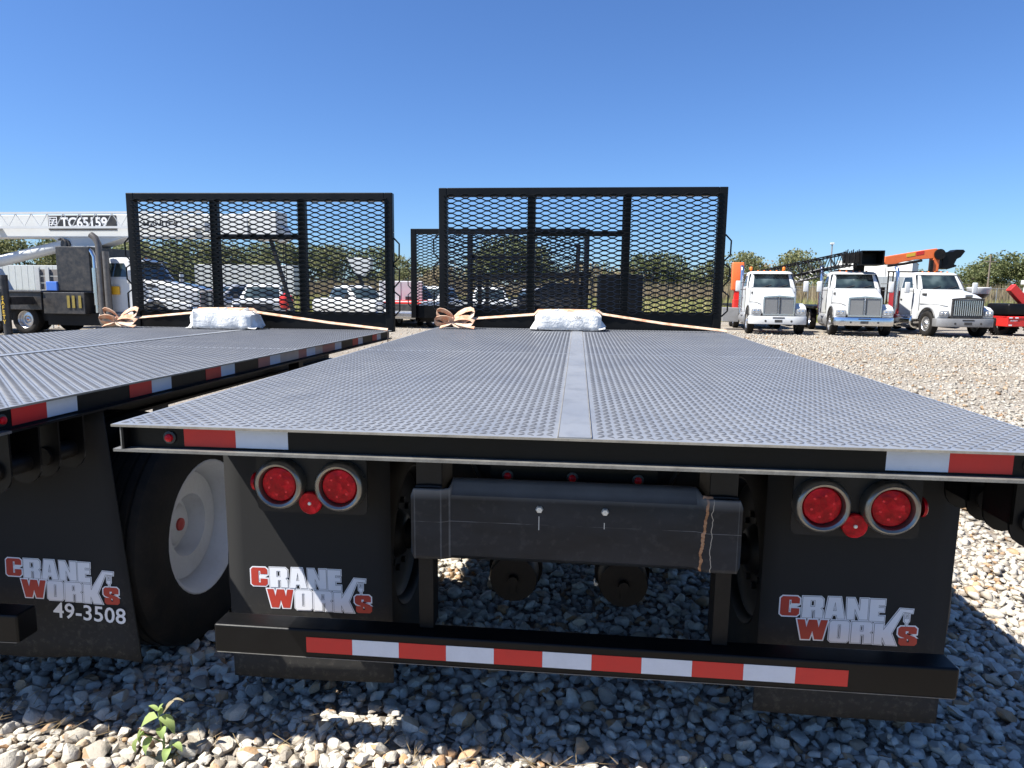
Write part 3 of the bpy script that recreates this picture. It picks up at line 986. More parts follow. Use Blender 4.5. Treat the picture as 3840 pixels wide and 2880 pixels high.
def build_trailer(name):
    root = empty(name)
    OFF = (0, 0, HD)

    def mb():
        return MB(OFF)
    # deck: four tread plates, smooth centre strip, raised lugs
    ys = 2.2
    for (x0, x1) in ((-W2, -0.0455), (0.0455, W2)):
        for (y0, y1) in ((0.0, ys - 0.0015), (ys + 0.0015, L_DECK)):
            p = mb().box(x0, x1, y0, y1, -0.0063, 0.0).build('deck_plate', M['deck'], root)
            V, Fc = lugs(x0 + 0.012, x1 - 0.008, y0 + 0.012, y1 - 0.01)
            V[:, 2] += HD
            lo = bpy.data.objects.new('tread_lugs', mesh_np('tread_lugs', V, Fc, M['lug']))
            COL.objects.link(lo)
            lo.parent = p
            lo['kind'] = 'stuff'
    mb().box(-0.0425, 0.0425, 0.0, L_DECK, -0.0063, 0.0035).build('centre_strip', M['deck'], root)
    for s in (-1, 1):
        mb().box(s * 0.044 - 0.0012, s * 0.044 + 0.0012, 0.002, L_DECK, -0.004, 0.0048).build('weld_bead', M['lip_steel'], root)
    # worn edge of the rear lip and of the side lips
    mb().box(-W2, W2, -0.0022, 0.0, -0.0068, -0.0005).build('lip_edge', M['lip_steel'], root)
    # rear channel, side channels
    m = mb()
    m.box(-W2 + 0.028, W2 - 0.028, 0.030, 0.036, -0.070, -0.0065)
    m.build('rear_channel', M['black'], root)
    m = mb()
    m.box(-W2 - 0.0, W2 + 0.0, 0.0, 0.060, -0.0785, -0.0705)
    m.build('lower_flange', M['worn_steel'], root)
    for s in (-1, 1):
        m = mb()
        a, b = sorted((s * (W2 - 0.028), s * (W2 - 0.034)))
        m.box(a, b, 0.0, L_DECK, -0.070, -0.0065)
        a, b = sorted((s * W2, s * (W2 - 0.06)))
        m.box(a, b, 0.062, L_DECK, -0.0785, -0.0705)
        m.build('side_channel', M['black'], root)
        a, b = sorted((s * W2, s * (W2 + 0.002)))
        mb().box(a, b, 0.0, L_DECK, -0.0066, -0.0006).build('lip_edge', M['lip_steel'], root)
        m = mb()
        a, b = sorted((s * (W2 - 0.024), s * (W2 - 0.0275)))
        m.box(a, b, 0.0, 0.0275, -0.070, -0.0065)
        m.build('corner_plate', M['worn_steel'], root)
    # reflective tape
    T_ = 0.1524

    def seg(mat, x0, x1, y, z0, z1):
        mb().box(x0, x1, y - 0.0012, y - 0.0002, z0, z1).build('reflective_tape', M[mat], root)
    seg('red_tape', -1.100, -0.9476, 0.030, -0.0640, -0.0125)
    seg('white_tape', -0.9472, -0.795, 0.030, -0.0640, -0.0125)
    seg('white_tape', 0.795, 0.9472, 0.030, -0.0640, -0.0125)
    seg('red_tape', 0.9476, 1.100, 0.030, -0.0640, -0.0125)
    xs = W2 - 0.028

    def side(mat, y0, y1):
        mb().box(xs + 0.0002, xs + 0.0012, y0, y1, -0.0635, -0.0115).build('reflective_tape', M[mat], root)
    for y in (0.094, 0.643, 1.189):
        side('red_tape', y, y + 0.1370)
        side('white_tape', y + 0.1374, y + 0.272)
    yy = 1.722
    for mname, w in (('faded_red_tape', .145), ('white_tape', .137), ('faded_tape', .135), ('faded_tape', .135), ('faded_red_tape', .13), ('white_tape', .15), ('faded_tape', .135), ('faded_red_tape', .10), ('faded_red_tape', .15), ('white_tape', .14)):
        side(mname, yy, yy + w - 0.0006)
        yy += w
    for y in (3.345, 3.886):
        side('red_tape', y, y + 0.137)
        side('white_tape', y + 0.1374, y + 0.26)
    # small red marker lamps
    def marker(x, y, z, axis='Y', s=-1):
        m = mb()
        m.lathe([(0.0185, 0), (0.0185, s * 0.004), (0.013, s * 0.006)], c=(x, y, z), axis=axis, n=18)
        a = m.build('marker_lamp', M['dark_trim'], root, smooth=SM)
        m = mb()
        m.lathe([(0.0125, s * 0.004), (0.011, s * 0.011), (0.006, s * 0.014), (0.0005, s * 0.0145)], c=(x, y, z), axis=axis, n=14)
        m.build('lens', M['lens'], a, smooth=SM)
    marker(-1.142, 0.030, -0.040)
    marker(1.142, 0.030, -0.040)
    marker(xs, 0.056, -0.040, 'X', 1)
    # ID lamp bar
    mb().box(-0.267, 0.263, 0.350, 0.356, -0.245, -0.10).build('lamp_bar', M['black'], root, bevel=0.001)
    for x in (-0.211, -0.004, 0.202):
        marker(x, 0.350, -0.209)
    # frame rails, cross members
    for s in (-1, 1):
        m = mb()
        m.box(s * 0.46 - 0.05, s * 0.46 + 0.05, 0.40, L_DECK + 0.6, -0.10, -0.085)
        m.box(s * 0.46 - 0.004, s * 0.46 + 0.004, 0.40, L_DECK + 0.6, -0.33, -0.10)
        m.box(s * 0.46 - 0.05, s * 0.46 + 0.05, 0.40, L_DECK + 0.6, -0.345, -0.33)
        m.build('frame_rail', M['chassis'], root)
    for i in range(9):
        y = 0.44 + i * 0.48
        mb().box(-W2 + 0.07, W2 - 0.07, y, y + 0.045, -0.0845, -0.0066).build('cross_member', M['chassis'], root)
    mb().box(-0.405, 0.405, 0.42, 0.43, -0.335, -0.0847).build('end_beam', M['chassis'], root)
    for s in (-1, 1):
        m = mb()
        m.bar((s * 0.36, 0.38, -0.12), (s * 0.28, 0.412, -0.30), 0.03, 0.012)
        m.build('gusset', M['chassis'], root)
    # bumper uprights
    for s in (-1, 1):
        m = mb()
        x0, x1 = sorted((s * 0.405, s * 0.487))
        m.box(x0, x1, 0.250, 0.262, -0.228, -0.0786)
        m.build('bumper_hanger', M['plate_black'], root, bevel=0.004)
        x0, x1 = sorted((s * 0.438, s * 0.486))
        mb().box(x0, x1, 0.2645, 0.340, -0.703, -0.0786).build('bumper_upright', M['chassis'], root, bevel=0.003)
    # pressed tow plate
    zt, zb = -0.226, -0.452
    yb = 0.2380
    prof = [(-0.491, 0.0), (-0.412, 0.0), (-0.400, 0.004), (-0.386, 0.013), (-0.378, 0.015), (0.372, 0.015), (0.392, 0.006), (0.402, 0.0), (0.491, 0.0)]
    rows = []
    ztabs = [(-0.491, 1), (0.491, 1)]
    m = mb()
    secs = []
    for x, dy in prof:
        centre = -0.386 < x < 0.38
        z1 = zt + (0.012 if centre else 0.0)
        col = []
        col.append((x, yb + dy + (0.040 if centre else 0.0), z1 + (0.004 if centre else 0)))
        col.append((x, yb + dy + (0.022 if centre else 0.0), z1 - 0.006))
        col.append((x, yb + dy, z1 - 0.036))
        col.append((x, yb + dy, (z1 + zb) / 2))
        col.append((x, yb + dy, zb + 0.012))
        col.append((x, yb + dy + (0.010 if centre else 0.0), zb))
        secs.append(col)
    rr_ = 0.022
    secs.insert(0, [(-0.4995, yb, a[2] - (rr_ if i < 2 else 0) + (rr_ if i == 5 else 0) if i in (0, 5) else min(max(a[2], zb + rr_), zt - rr_)) for i, a in enumerate(secs[0])])
    secs.append([(0.4995, yb, a[2] - (rr_ if i < 2 else 0) + (rr_ if i == 5 else 0) if i in (0, 5) else min(max(a[2], zb + rr_), zt - rr_)) for i, a in enumerate(secs[-1])])
    nv = 6
    vs = [p for c in secs for p in c]
    fs = []
    for i in range(len(secs) - 1):
        for j in range(nv - 1):
            fs.append((i * nv + j, i * nv + j + 1, (i + 1) * nv + j + 1, (i + 1) * nv + j))
    m.add(vs, fs)
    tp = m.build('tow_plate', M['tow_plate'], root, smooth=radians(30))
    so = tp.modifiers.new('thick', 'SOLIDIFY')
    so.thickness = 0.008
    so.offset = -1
    for s in (-1, 1):
        m = mb()
        m.tube([(s * 0.487, 0.2460, zt + 0.002), (s * 0.45, 0.2440, zt + 0.004), (s * 0.405, 0.2460, zt + 0.003)], 0.006, 8)
        m.build('weld_bead', M['plate_black'], tp, smooth=SM)
    m = mb()
    m.tube([(0.385, 0.244, zt + 0.004), (0.40, 0.240, zt + 0.003), (0.412, 0.243, zt + 0.002)], 0.0055, 8)
    m.build('weld_bead', paint_rust, tp, smooth=SM)
    for x in (-0.102, 0.097):
        m = mb()
        m.lathe([(0.0175, yb + 0.0145), (0.0175, yb + 0.011), (0.012, yb + 0.010), (0.0118, yb + 0.002), (0.009, yb - 0.003), (0.0005, yb - 0.0035)], c=(x, 0, -0.281), axis='Y', n=6, caps=False)
        m.build('bolt', M['bright_bolt'], tp)
    # bumper tube
    m = mb()
    x0, x1, zt2 = -1.158, 1.143, -0.706
    m.box(x0, x1, 0.217, 0.302, zt2 - 0.0985, zt2)
    m.build('bumper', M['black'], root, bevel=0.007, seg=3)
    xx = -0.846
    for i in range(11):
        w = T_
        mb().box(xx + 0.0002, xx + w - 0.0002, 0.2158, 0.2168, zt2 - 0.0775, zt2 - 0.0255).build('reflective_tape', M['red_tape' if i % 2 == 0 else 'white_tape'], root)
        xx += w
    mb().box(-1.150, 1.135, 0.2155, 0.2169, zt2 - 0.0965, zt2 - 0.0945).build('worn_edge', M['worn_steel'], root)
    # mud flaps with emblem
    for s in (-1, 1):
        m = MB()
        nx_, nz_ = 10, 14
        x0, x1 = sorted((s * 0.632, s * 1.231))
        vs = []
        for j in range(nz_ + 1):
            z = -0.080 - j / nz_ * 0.962
            for i in range(nx_ + 1):
                x = x0 + (x1 - x0) * i / nx_
                bow = 0.004 * sin((x - x0) / (x1 - x0) * pi) * (j / nz_) + 0.003 * (j / nz_) ** 2 * sin(3 + x * 7)
                zz_ = z - (0.012 * (x - x0) * s if j == nz_ else 0)
                vs.append((x, 0.470 - bow, zz_))
        fs = [(j * (nx_ + 1) + i, j * (nx_ + 1) + i + 1, (j + 1) * (nx_ + 1) + i + 1, (j + 1) * (nx_ + 1) + i) for j in range(nz_) for i in range(nx_)]
        m.off = OFF
        m.add(vs, fs)
        fl = m.build('mud_flap', M['rubber'], root, smooth=SM)
        so = fl.modifiers.new('thick', 'SOLIDIFY')
        so.thickness = 0.008
        so.offset = -1
        ex, ez, es = (-0.926, -0.697, 1.043) if s < 0 else (0.920, -0.701, 1.043)
        em = EMBLEM.copy()
        for v in em.vertices:        # the print follows the curve of the rubber
            xf, zf = ex + es * v.co.x, ez + es * v.co.z
            jf = (-zf - 0.080) / 0.962
            bw = 0.004 * sin((xf - x0) / (x1 - x0) * pi) * jf + 0.003 * jf ** 2 * sin(3 + xf * 7)
            v.co = (es * v.co.x, 0.470 - 0.0087 - bw + v.co.y, es * v.co.z)
        eo = bpy.data.objects.new('emblem', em)
        COL.objects.link(eo)
        eo.parent = fl
        eo.location = (ex, 0, HD + ez)
        # lamp plate
        m = mb()
        xa, xb = sorted((s * 0.660, s * 1.030))
        m.loft([rr_ring('Y', 0.300, xa, xb, -0.345, -0.150, 0.022), rr_ring('Y', 0.306, xa, xb, -0.345, -0.150, 0.022)])
        lp = m.build('lamp_plate', M['plate_black'], root)
        m = mb()
        m.box(xa + 0.04, xb - 0.04, 0.306, 0.312, -0.16, -0.0786)
        m.build('bracket', M['chassis'], lp)
        for x in ((-0.944, -0.744) if s < 0 else (0.740, 0.936)):
            m = mb()
            m.lathe([(0.083, 0.300), (0.083, 0.288), (0.080, 0.272), (0.076, 0.265), (0.070, 0.262), (0.063, 0.266), (0.059, 0.277), (0.058, 0.292)], c=(x, 0, -0.246), axis='Y', n=40, caps=False)
            tl = m.build('tail_lamp', M['bezel'], root, smooth=SM)
            m = mb()
            m.lathe([(0.0582, 0.286), (0.054, 0.278), (0.035, 0.2745), (0.0005, 0.2735)], c=(x, 0, -0.246), axis='Y', n=36, caps=False)
            m.cur = 1
            for q in range(7):
                t = 2 * pi * q / 6 + 0.3
                ra = 0.033 if q < 6 else 0.0
                m.lathe([(0.0050, 0.2752), (0.004, 0.2742), (0.0005, 0.2738)], c=(x + ra * cos(t), 0, -0.246 + ra * sin(t)), axis='Y', n=8, caps=False)
            m.build('lens', [M['lens'], M['lens_dot']], tl, smooth=SM)
        x = -0.846 if s < 0 else 0.841
        m = mb()
        m.lathe([(0.037, 0.299), (0.037, 0.286), (0.034, 0.283), (0.0005, 0.282)], c=(x, 0, -0.307), axis='Y', n=28, caps=False)
        rf = m.build('reflector', M['lens'], root, smooth=radians(30))
        m = mb()
        m.lathe([(0.0062, 0.282), (0.005, 0.279), (0.0005, 0.2782)], c=(x, 0, -0.307), axis='Y', n=12, caps=False)
        m.build('screw', M['bright_bolt'], rf, smooth=SM)
        x = s * 1.036
        m = mb()
        m.lathe([(0.030, 0), (0.030, s * 0.008), (0.026, s * 0.012), (0.0005, s * 0.0125)], c=(x, 0.32, -0.25), axis='X', n=24, caps=False)
        m.build('side_reflector', M['lens'], root, smooth=SM)
    # strap winches on the right side
    for y0 in (0.088, 0.285):
        m = mb()
        for yy_ in (y0, y0 + 0.115):
            pl = []
            for k in range(9):
                t = pi + pi * k / 8
                pl.append((W2 - 0.095 + 0.055 * cos(t), -0.215 + 0.060 * sin(t)))
            pl += [(W2 - 0.04, -0.0787), (W2 - 0.15, -0.0787)]
            m.prism(pl, 'Y', yy_, yy_ + 0.008)
        m.box(W2 - 0.150, W2 - 0.142, y0, y0 + 0.123, -0.215, -0.0788)
        wi = m.build('strap_winch', M['black'], root)
        m = mb()
        m.lathe([(0.032, y0 - 0.012), (0.032, y0 + 0.135)], c=(W2 - 0.095, 0, -0.205), axis='Y', n=16)
        m.lathe([(0.044, y0 + 0.13), (0.044, y0 + 0.14)], c=(W2 - 0.095, 0, -0.205), axis='Y', n=12)
        m.build('drum', M['chassis'], wi, smooth=SM)
    # axle group
    ya, za = 1.02, -0.683
    m = mb()
    m.tube([(-1.0, ya, za), (1.0, ya, za)], 0.065, 14)
    m.build('axle', M['chassis'], root, smooth=SM)
    for s in (-1, 1):
        wheel(root, (s * 1.152, ya, za + HD), s, dish=0.17, cap_mat='red_plastic')
        wheel(root, (s * 0.815, ya, za + HD), -s, dish=0.05, rim_mat='chassis')
        m = mb()
        m.bar((s * 0.46, ya - 0.45, -0.36), (s * 0.46, ya - 0.1, -0.47), 0.075, 0.03)
        m.bar((s * 0.46, ya - 0.1, -0.47), (s * 0.46, ya + 0.3, -0.47), 0.075, 0.05)
        m.bar((s * 0.46, ya + 0.3, -0.47), (s * 0.46, ya + 0.65, -0.36), 0.075, 0.03)
        m.box(s * 0.46 - 0.05, s * 0.46 + 0.05, ya - 0.06, ya + 0.06, -0.60, -0.46)
        m.build('leaf_spring', M['chassis'], root)
        xb = -0.245 if s < 0 else 0.218
        m = mb()
        m.lathe([(0.02, 0.952), (0.098, 0.95), (0.104, 0.97), (0.104, 1.06), (0.118, 1.07), (0.118, 1.09), (0.102, 1.10), (0.095, 1.20), (0.03, 1.22)], c=(xb, 0, -0.838), axis='Y', n=28)
        m.lathe([(0.022, 0.925), (0.022, 0.952)], c=(xb, 0, -0.838), axis='Y', n=8)
        m.box(xb - 0.012, xb + 0.012, 0.94, 0.952, -0.90, -0.838)
        bc = m.build('brake_chamber', M['chassis'], root, smooth=SM)
        for dx_, dz_ in ((0.055, -0.118), (-0.11, -0.05)):
            mb().lathe([(0.009, 1.05), (0.009, 1.10)], c=(xb + dx_, 0, -0.838 + dz_), axis='Y', n=6).build('bolt', M['bright_bolt'], bc)
    # landing legs under the front end
    for s in (-1, 1):
        m = mb()
        m.box(s * 0.62 - 0.045, s * 0.62 + 0.045, 3.75, 3.84, -0.95, -0.09)
        m.box(s * 0.62 - 0.10, s * 0.62 + 0.10, 3.70, 3.89, -1.215, -1.20)
        m.box(s * 0.62 - 0.032, s * 0.62 + 0.032, 3.763, 3.827, -1.20, -0.95)
        m.build('landing_leg', M['chassis'], root)
    # headboard
    yh = Y_HB
    H = 1.27
    P = 0.076
    hb = mb()
    hb.box(-W2, -W2 + P, yh, yh + P, -0.02, H)
    hb.box(W2 - P, W2, yh, yh + P, -0.02, H)
    hb.box(-W2 + P, W2 - P, yh, yh + P, H - P, H)
    hbo = hb.build('headboard_frame', M['black'], root, bevel=0.006)
    mb().box(-W2 + P, W2 - P, yh + 0.012, yh + 0.02, -0.02, 0.165).build('kick_plate', M['black'], root)
    for x in (-0.44, 0.42):
        mb().box(x - 0.037, x + 0.037, yh + 0.012, yh + P, 0.165, H - P).build('headboard_post', M['black'], root, bevel=0.005)
    mb().box(-0.403, 0.383, yh + 0.014, yh + 0.060, 0.842, 0.888).build('headboard_rail', M['black'], root, bevel=0.004)
    exm = expanded_mesh(-W2 + 0.05, W2 - 0.05, 0.150, H - 0.05, yh - 0.006)
    exm.v = [(a, b, c + HD) for a, b, c in exm.v]
    exo = exm.build('mesh_panel', M['black'], root)
    exo['kind'] = 'stuff'
    zz_ = [(0, .86), (.052, .805), (.050, .68), (0, .63), (0, .60), (.052, .565), (.050, .455), (0, .40), (0, .36), (.052, .32), (.050, .18), (0, .13)]
    for s in (-1, 1):
        m = mb()
        m.tube([(s * (W2 + 0.004 + a), yh + 0.03, b) for a, b in zz_], 0.0075, 8)
        m.build('hook_rail', M['black'], root, smooth=SM)
    return root


paint_rust = paint("rusty_weld", (0.40, 0.26, 0.18), 0.8, 0.6, (0.22, 0.09, 0.04), 40)

trA = build_trailer('flatbed_trailer')
trA.location = (0, HD * sin(TH), 0)
trA.rotation_euler = (TH, 0, 0)
tag(trA, 'black steel flatbed trailer with full view of its four red tail lamps and striped bumper', 'trailer', 'black flatbed trailers')

trB = copy_tree(trA)
trB.location = (-2.945, -0.035, 0.0)
trB.rotation_euler = (radians(-0.26), 0, radians(1.10))
tag(trB, 'black steel flatbed trailer with 49-3508 lettered on its mud flap, cut off at the edge', 'trailer')
zs = 0.0294
trB.location.z = zs
for c in child(trB, 'wheel'):
    c.location.z -= zs - 0.004
    if c.location.x > 0:
        c.location.x += 0.055
        c.location.y += 0.03
for c in child(trB, 'mud_flap'):
    c.location.x += 0.004
    c.location.y += 0.04
for c in child(trB, 'landing_leg'):
    c.location.z -= zs - 0.004
nm = text_mesh("49-3508", 0.085, 0.0012, 0.0, 'CENTER', 1.02)
nm.materials.append(M['white_print'])
no = bpy.data.objects.new('number_lettering', nm)
COL.objects.link(no)
flB = sorted(child(trB, 'mud_flap'), key=lambda c: sum(v.co.x for v in c.data.vertices))[-1]
me_ = flB.data.copy()
for v in me_.vertices:      # this flap hangs further out and its lower edge sags at the corner
    v.co.x += 0.020 + 0.09 * max(0.0, (HD - 0.1 - v.co.z)) * (1 if v.co.x > 1.0 else 0.6)
    if v.co.z < HD - 0.98:
        v.co.z -= 0.010 * math.sin(v.co.x * 9.0) + 0.07 * max(0, v.co.x - 1.15)
flB.data = me_
no.parent = flB
no.location = (1.150, 0.4530, HD - 0.890)
no.rotation_euler = (pi / 2, radians(3.0), 0)
for e_ in flB.children:
    if e_.name.startswith('emblem'):
        e_.location.y = -0.0012
        e_.location.x = 1.050
        e_.location.z = HD - 0.748
        e_.rotation_euler = (0, radians(2.0), 0)
for c in child(trB, 'bumper'):
    c.location.z -= 0.03
    c.location.x -= 0.03
for c in child(trB, 'worn_edge'):
    c.location.z -= 0.03
    c.location.x -= 0.03

trC = copy_tree(trA)
trC.location = (-1.07, 12.55, 0.004)
trC.rotation_euler = (0, 0, pi + radians(-1.0))
tag(trC, 'black flatbed trailer seen only by its tall mesh headboard behind the other two', 'trailer')


# ------------------------------------------------------------------ loads on the decks
def deckpt(tr, x, y, z):
    return tr.matrix_basis @ Vector((x, y, HD + z))


def bundle(name, label, tr, x0, x1, y, dep, h, seed, tapered=False):
    rs = random.Random(seed)
    loc = deckpt(tr, (x0 + x1) / 2, y, 0.0045)
    m = MB()
    n = 15
    rings = []
    for i in range(n):
        t = i / (n - 1)
        x = (x0 - x1) / 2 + (x1 - x0) * t
        e = 1.0 if 0.04 < t < 0.96 else 0.80
        hh = h * e * (1 + 0.035 * rs.uniform(-1, 1))
        if tapered:
            hh *= 1.04 - 0.12 * t
        dd = dep * e * (1 + 0.03 * rs.uniform(-1, 1)) / 2
        ring = rr_ring('X', x, -dd, dd, 0.0, hh, 0.035, 4)
        ring = [(p[0] + rs.uniform(-.004, .004), p[1] + rs.uniform(-.005, .005), max(0, p[2] + rs.uniform(-.004, .004))) for p in ring]
        rings.append(ring)
    m.loft(rings)
    o = m.build(name, M['wrap'], None, smooth=radians(45), loc=loc, rot=(0, 0, tr.rotation_euler.z))
    # torn sheet flaps at both ends
    for s in (-1, 1):
        m = MB()
        xe = s * (x1 - x0) / 2
        for k in range(3):
            yk = -dep / 2 + dep * (k + 0.5) / 3
            pts = []
            m.quad((xe - s * 0.02, yk - 0.045, 0.01 + 0.02 * k), (xe + s * (0.03 + 0.02 * rs.random()), yk - 0.03, 0.0 + 0.02 * rs.random()),
                   (xe + s * (0.035 + 0.02 * rs.random()), yk + 0.03, 0.05 * rs.random()), (xe - s * 0.02, yk + 0.05, h * 0.7))
        ob = m.build('torn_sheet', M['wrap'], o)
        so = ob.modifiers.new('thick', 'SOLIDIFY')
        so.thickness = 0.003
    m = MB()
    for k in range(4):
        xk = rs.uniform(-0.4, 0.4) * (x1 - x0)
        m.quad((xk, -dep * 0.3, h * 0.99), (xk + 0.07, -dep * 0.32, h * 0.99), (xk + 0.06, -dep * 0.36, h + 0.022), (xk + 0.02, -dep * 0.35, h + 0.012))
    ob = m.build('sheet_edge', M['wrap'], o)
    so = ob.modifiers.new('thick', 'SOLIDIFY')
    so.thickness = 0.003
    return o, loc


bA, locA = bundle('wrapped_bundle', '', trA, -0.37, 0.205, 4.24, 0.24, 0.165, 3)
tag(bA, 'white wrapped bundle strapped down on the smooth centre strip of the wide middle deck', 'bundle', 'wrapped bundles on the decks')
tm = text_mesh("USA", 0.03, 0.0006, 0, 'LEFT', 1.1)
tm.materials.append(M['grey_print'])
to = bpy.data.objects.new('lettering', tm)
COL.objects.link(to)
to.parent = bA
to.location = (0.055, -0.1275, 0.107)
to.rotation_euler = (pi / 2, 0, 0)
bB, locB = bundle('wrapped_bundle', '', trB, -0.50, 0.07, 4.24, 0.26, 0.175, 9, True)
tag(bB, 'white wrapped bundle with dirty lower edge strapped down on the 49-3508 trailer deck', 'bundle', 'wrapped bundles on the decks')


def ribbon(m, pts, w, up=(0, 0, 1), t=0.0025):
    """flat webbing along pts, width w roughly along the given direction"""
    pts = [Vector(p) for p in pts]
    wv = Vector(up).normalized() * (w / 2)
    rings = []
    for i, p in enumerate(pts):
        d = (pts[min(i + 1, len(pts) - 1)] - pts[max(i - 1, 0)]).normalized()
        nrm = d.cross(wv).normalized() * t
        rings.append([tuple(p - wv - nrm), tuple(p + wv - nrm), tuple(p + wv + nrm), tuple(p - wv + nrm)])
    m.loft(rings)


def strap(tr, xl, zl, b0, b1, hb, y, seed, label):
    rs = random.Random(seed)
    M4 = tr.matrix_basis
    root = empty('ratchet_strap', tuple(deckpt(tr, xl, y, 0.004)))
    root.rotation_euler = tr.rotation_euler
    tag(root, label, 'strap', 'webbing straps tied over the bundles')

    def L(x, yy, z):
        return (x - xl, yy - y, z)
    m = MB()
    ribbon(m, [L(xl + 0.08, y, 0.075), L(xl + 0.3, y, 0.095), L(b0 - 0.015, y, hb - 0.030), L(b0 + 0.02, y, hb + 0.006), L((b0 + b1) / 2, y, hb + 0.010), L(b1 - 0.02, y, hb + 0.006), L(b1 + 0.015, y, hb - 0.020),
               L(0.75, y, 0.070), L(W2 + 0.004, y + 0.03, 0.012), L(W2 + 0.006, y + 0.03, -0.10)], 0.030, (0, 0.8, 0.6))
    m.build('webbing', M['strap'], root)
    m = MB()
    m.tube([L(xl + 0.03, y, 0.055), L(xl + 0.06, y - 0.02, 0.085), L(xl + 0.09, y, 0.07), L(xl + 0.07, y + 0.02, 0.045), L(xl + 0.03, y, 0.055)], 0.022, 8)
    m.build('knot', M['strap'], root, smooth=SM)
    # loops of the bow
    for (ang, ln, wd, tl, yo) in ((0.50, 0.21, 0.085, 0.0, 0.01), (0.02, 0.19, 0.075, 0.25, -0.03), (2.62, 0.18, 0.085, 0.0, 0.01), (3.12, 0.17, 0.07, -0.2, -0.03)):
        m = MB()
        pts = []
        for k in range(11):
            t = 2 * pi * k / 10
            a = (1 - cos(t)) / 2 * ln
            b = sin(t) * wd * 0.5
            x = a * cos(ang) - b * sin(ang)
            z = a * sin(ang) + b * cos(ang)
            pts.append(L(xl + 0.06 + x, y + yo + 0.015 * sin(t), max(0.012, 0.062 + z)))
        ribbon(m, pts, 0.060, (-sin(ang) * 0.5 + tl, 0.7, cos(ang) * 0.6))
        m.build('bow_loop', M['strap'], root, smooth=SM)
    for (dx, ln) in ((-0.05, 0.12), (0.09, 0.10)):
        m = MB()
        ribbon(m, [L(xl + 0.06, y - 0.02, 0.06), L(xl + 0.06 + dx * 0.6, y - 0.05, 0.04), L(xl + 0.06 + dx * 2.2, y - 0.07, 0.012)], 0.05, (0, 1, 0.4))
        m.build('strap_tail', M['strap'], root, smooth=SM)
    return root


strap(trA, -1.17, 0, -0.37, 0.205, 0.165, 4.24, 5, 'orange and cream webbing strap tied in a bow at the corner of the middle deck')
strap(trB, -1.32, 0, -0.50, 0.07, 0.175, 4.24, 6, 'tan webbing strap tied in a bow on the 49-3508 trailer deck')


# ------------------------------------------------------------------ weeds at the front
def weed(loc, label, scale=1.0, seed=2, full=True):
    rs = random.Random(seed)
    root = empty('weed', loc)
    root.scale = (scale,) * 3
    tag(root, label, 'plant', 'weeds growing in the gravel')
    m = MB()
    m.tube([(0, 0, -0.02), (0.004, 0.003, 0.06), (-0.004, 0.004, 0.12), (-0.012, 0.004, 0.175)], [0.0045, 0.004, 0.0032, 0.002], 6)
    m.tube([(0.0, 0.003, 0.05), (-0.03, -0.01, 0.075), (-0.06, -0.015, 0.09)], [0.0025, 0.002, 0.0015], 5)
    m.tube([(0.0, 0.003, 0.02), (0.03, -0.01, 0.04), (0.05, -0.012, 0.06)], [0.0025, 0.002, 0.0015], 5)
    m.build('stem', M['weed_leaf'], root, smooth=SM)

    def leaf(base, az, el, ln, wd, droop, mat='weed_leaf', curl=0.15):
        m = MB()
        n = 6
        b = Vector(base)
        vs, fs = [], []
        d = Vector((cos(az), sin(az), 0))
        side = Vector((-sin(az), cos(az), 0))
        for i in range(n + 1):
            t = i / n
            w = wd * (sin(pi * min(1, t ** 0.75 * 1.0)) ** 0.8 if 0 < t < 1 else 0.02)
            e = el - droop * t
            c = b + d * (ln * t * cos(e)) + Vector((0, 0, ln * t * sin(e)))
            for j in (-1, -0.5, 0, 0.5, 1):
                vs.append(tuple(c + side * (w * j * 0.5) + Vector((0, 0, abs(j) * w * curl))))
        for i in range(n):
            for j in range(4):
                a = i * 5 + j
                fs.append((a, a + 1, a + 6, a + 5))
        m.add(vs, fs)
        o = m.build('leaf', M[mat], root, smooth=radians(80))
    top = (-0.012, 0.004, 0.170)
    leaf((-0.012, 0, 0.148), pi + 0.35, 0.1, 0.115, 0.075, 1.1)
    leaf((-0.006, 0, 0.150), -0.25, 0.25, 0.085, 0.042, 0.9)
    leaf(top, pi - 0.3, 0.75, 0.05, 0.018, 0.6)
    leaf(top, 0.8, 1.2, 0.03, 0.015, 0.3)
    leaf(top, -1.2, 0.9, 0.032, 0.016, 0.3)
    leaf((0, 0, 0.158), 2.0, 0.9, 0.03, 0.016, 0.2)
    leaf((-0.058, -0.014, 0.088), pi + 0.1, -0.2, 0.08, 0.05, 0.9)
    leaf((-0.03, -0.01, 0.074), pi + 1.1, 0.1, 0.06, 0.04, 1.2)
    leaf((-0.004, 0, 0.110), -0.9, 0.4, 0.05, 0.034, 0.8)
    leaf((0.05, -0.012, 0.058), -0.4, 0.5, 0.05, 0.026, 0.8)
    leaf((0.03, -0.01, 0.038), -1.4, 0.4, 0.05, 0.03, 1.0)
    if full:
        leaf((0.004, 0.004, 0.158), 0.35, 0.95, 0.062, 0.038, 0.1, 'withered', 0.3)
        leaf((0.034, 0.012, 0.205), 0.1, 0.7, 0.05, 0.014, 0.7, 'withered', 0.3)
    return root


weed((-1.345, 0.20, 0.02), 'green leafy weed with one withered leaf growing out of the gravel', 0.92, 2)
weed((0.44, 0.255, 0.0), 'tiny green sprig just showing between the stones in front of the striped bumper', 0.42, 5, False)
m = MB()
for k in range(130):
    x, y = rng.uniform(-2.1, 0.2), rng.uniform(0.18, 0.42)
    a, l_ = rng.uniform(0, pi), rng.uniform(0.03, 0.11)
    z = rng.uniform(0.03, 0.055)
    m.bar((x, y, z), (x + l_ * cos(a), y + l_ * sin(a), z + rng.uniform(-0.015, 0.02)), 0.0014, 0.0014)
o = m.build('dry_straw', M['straw'])
tag(o, 'thin dry straw scattered over the sunlit stones', kind='stuff')


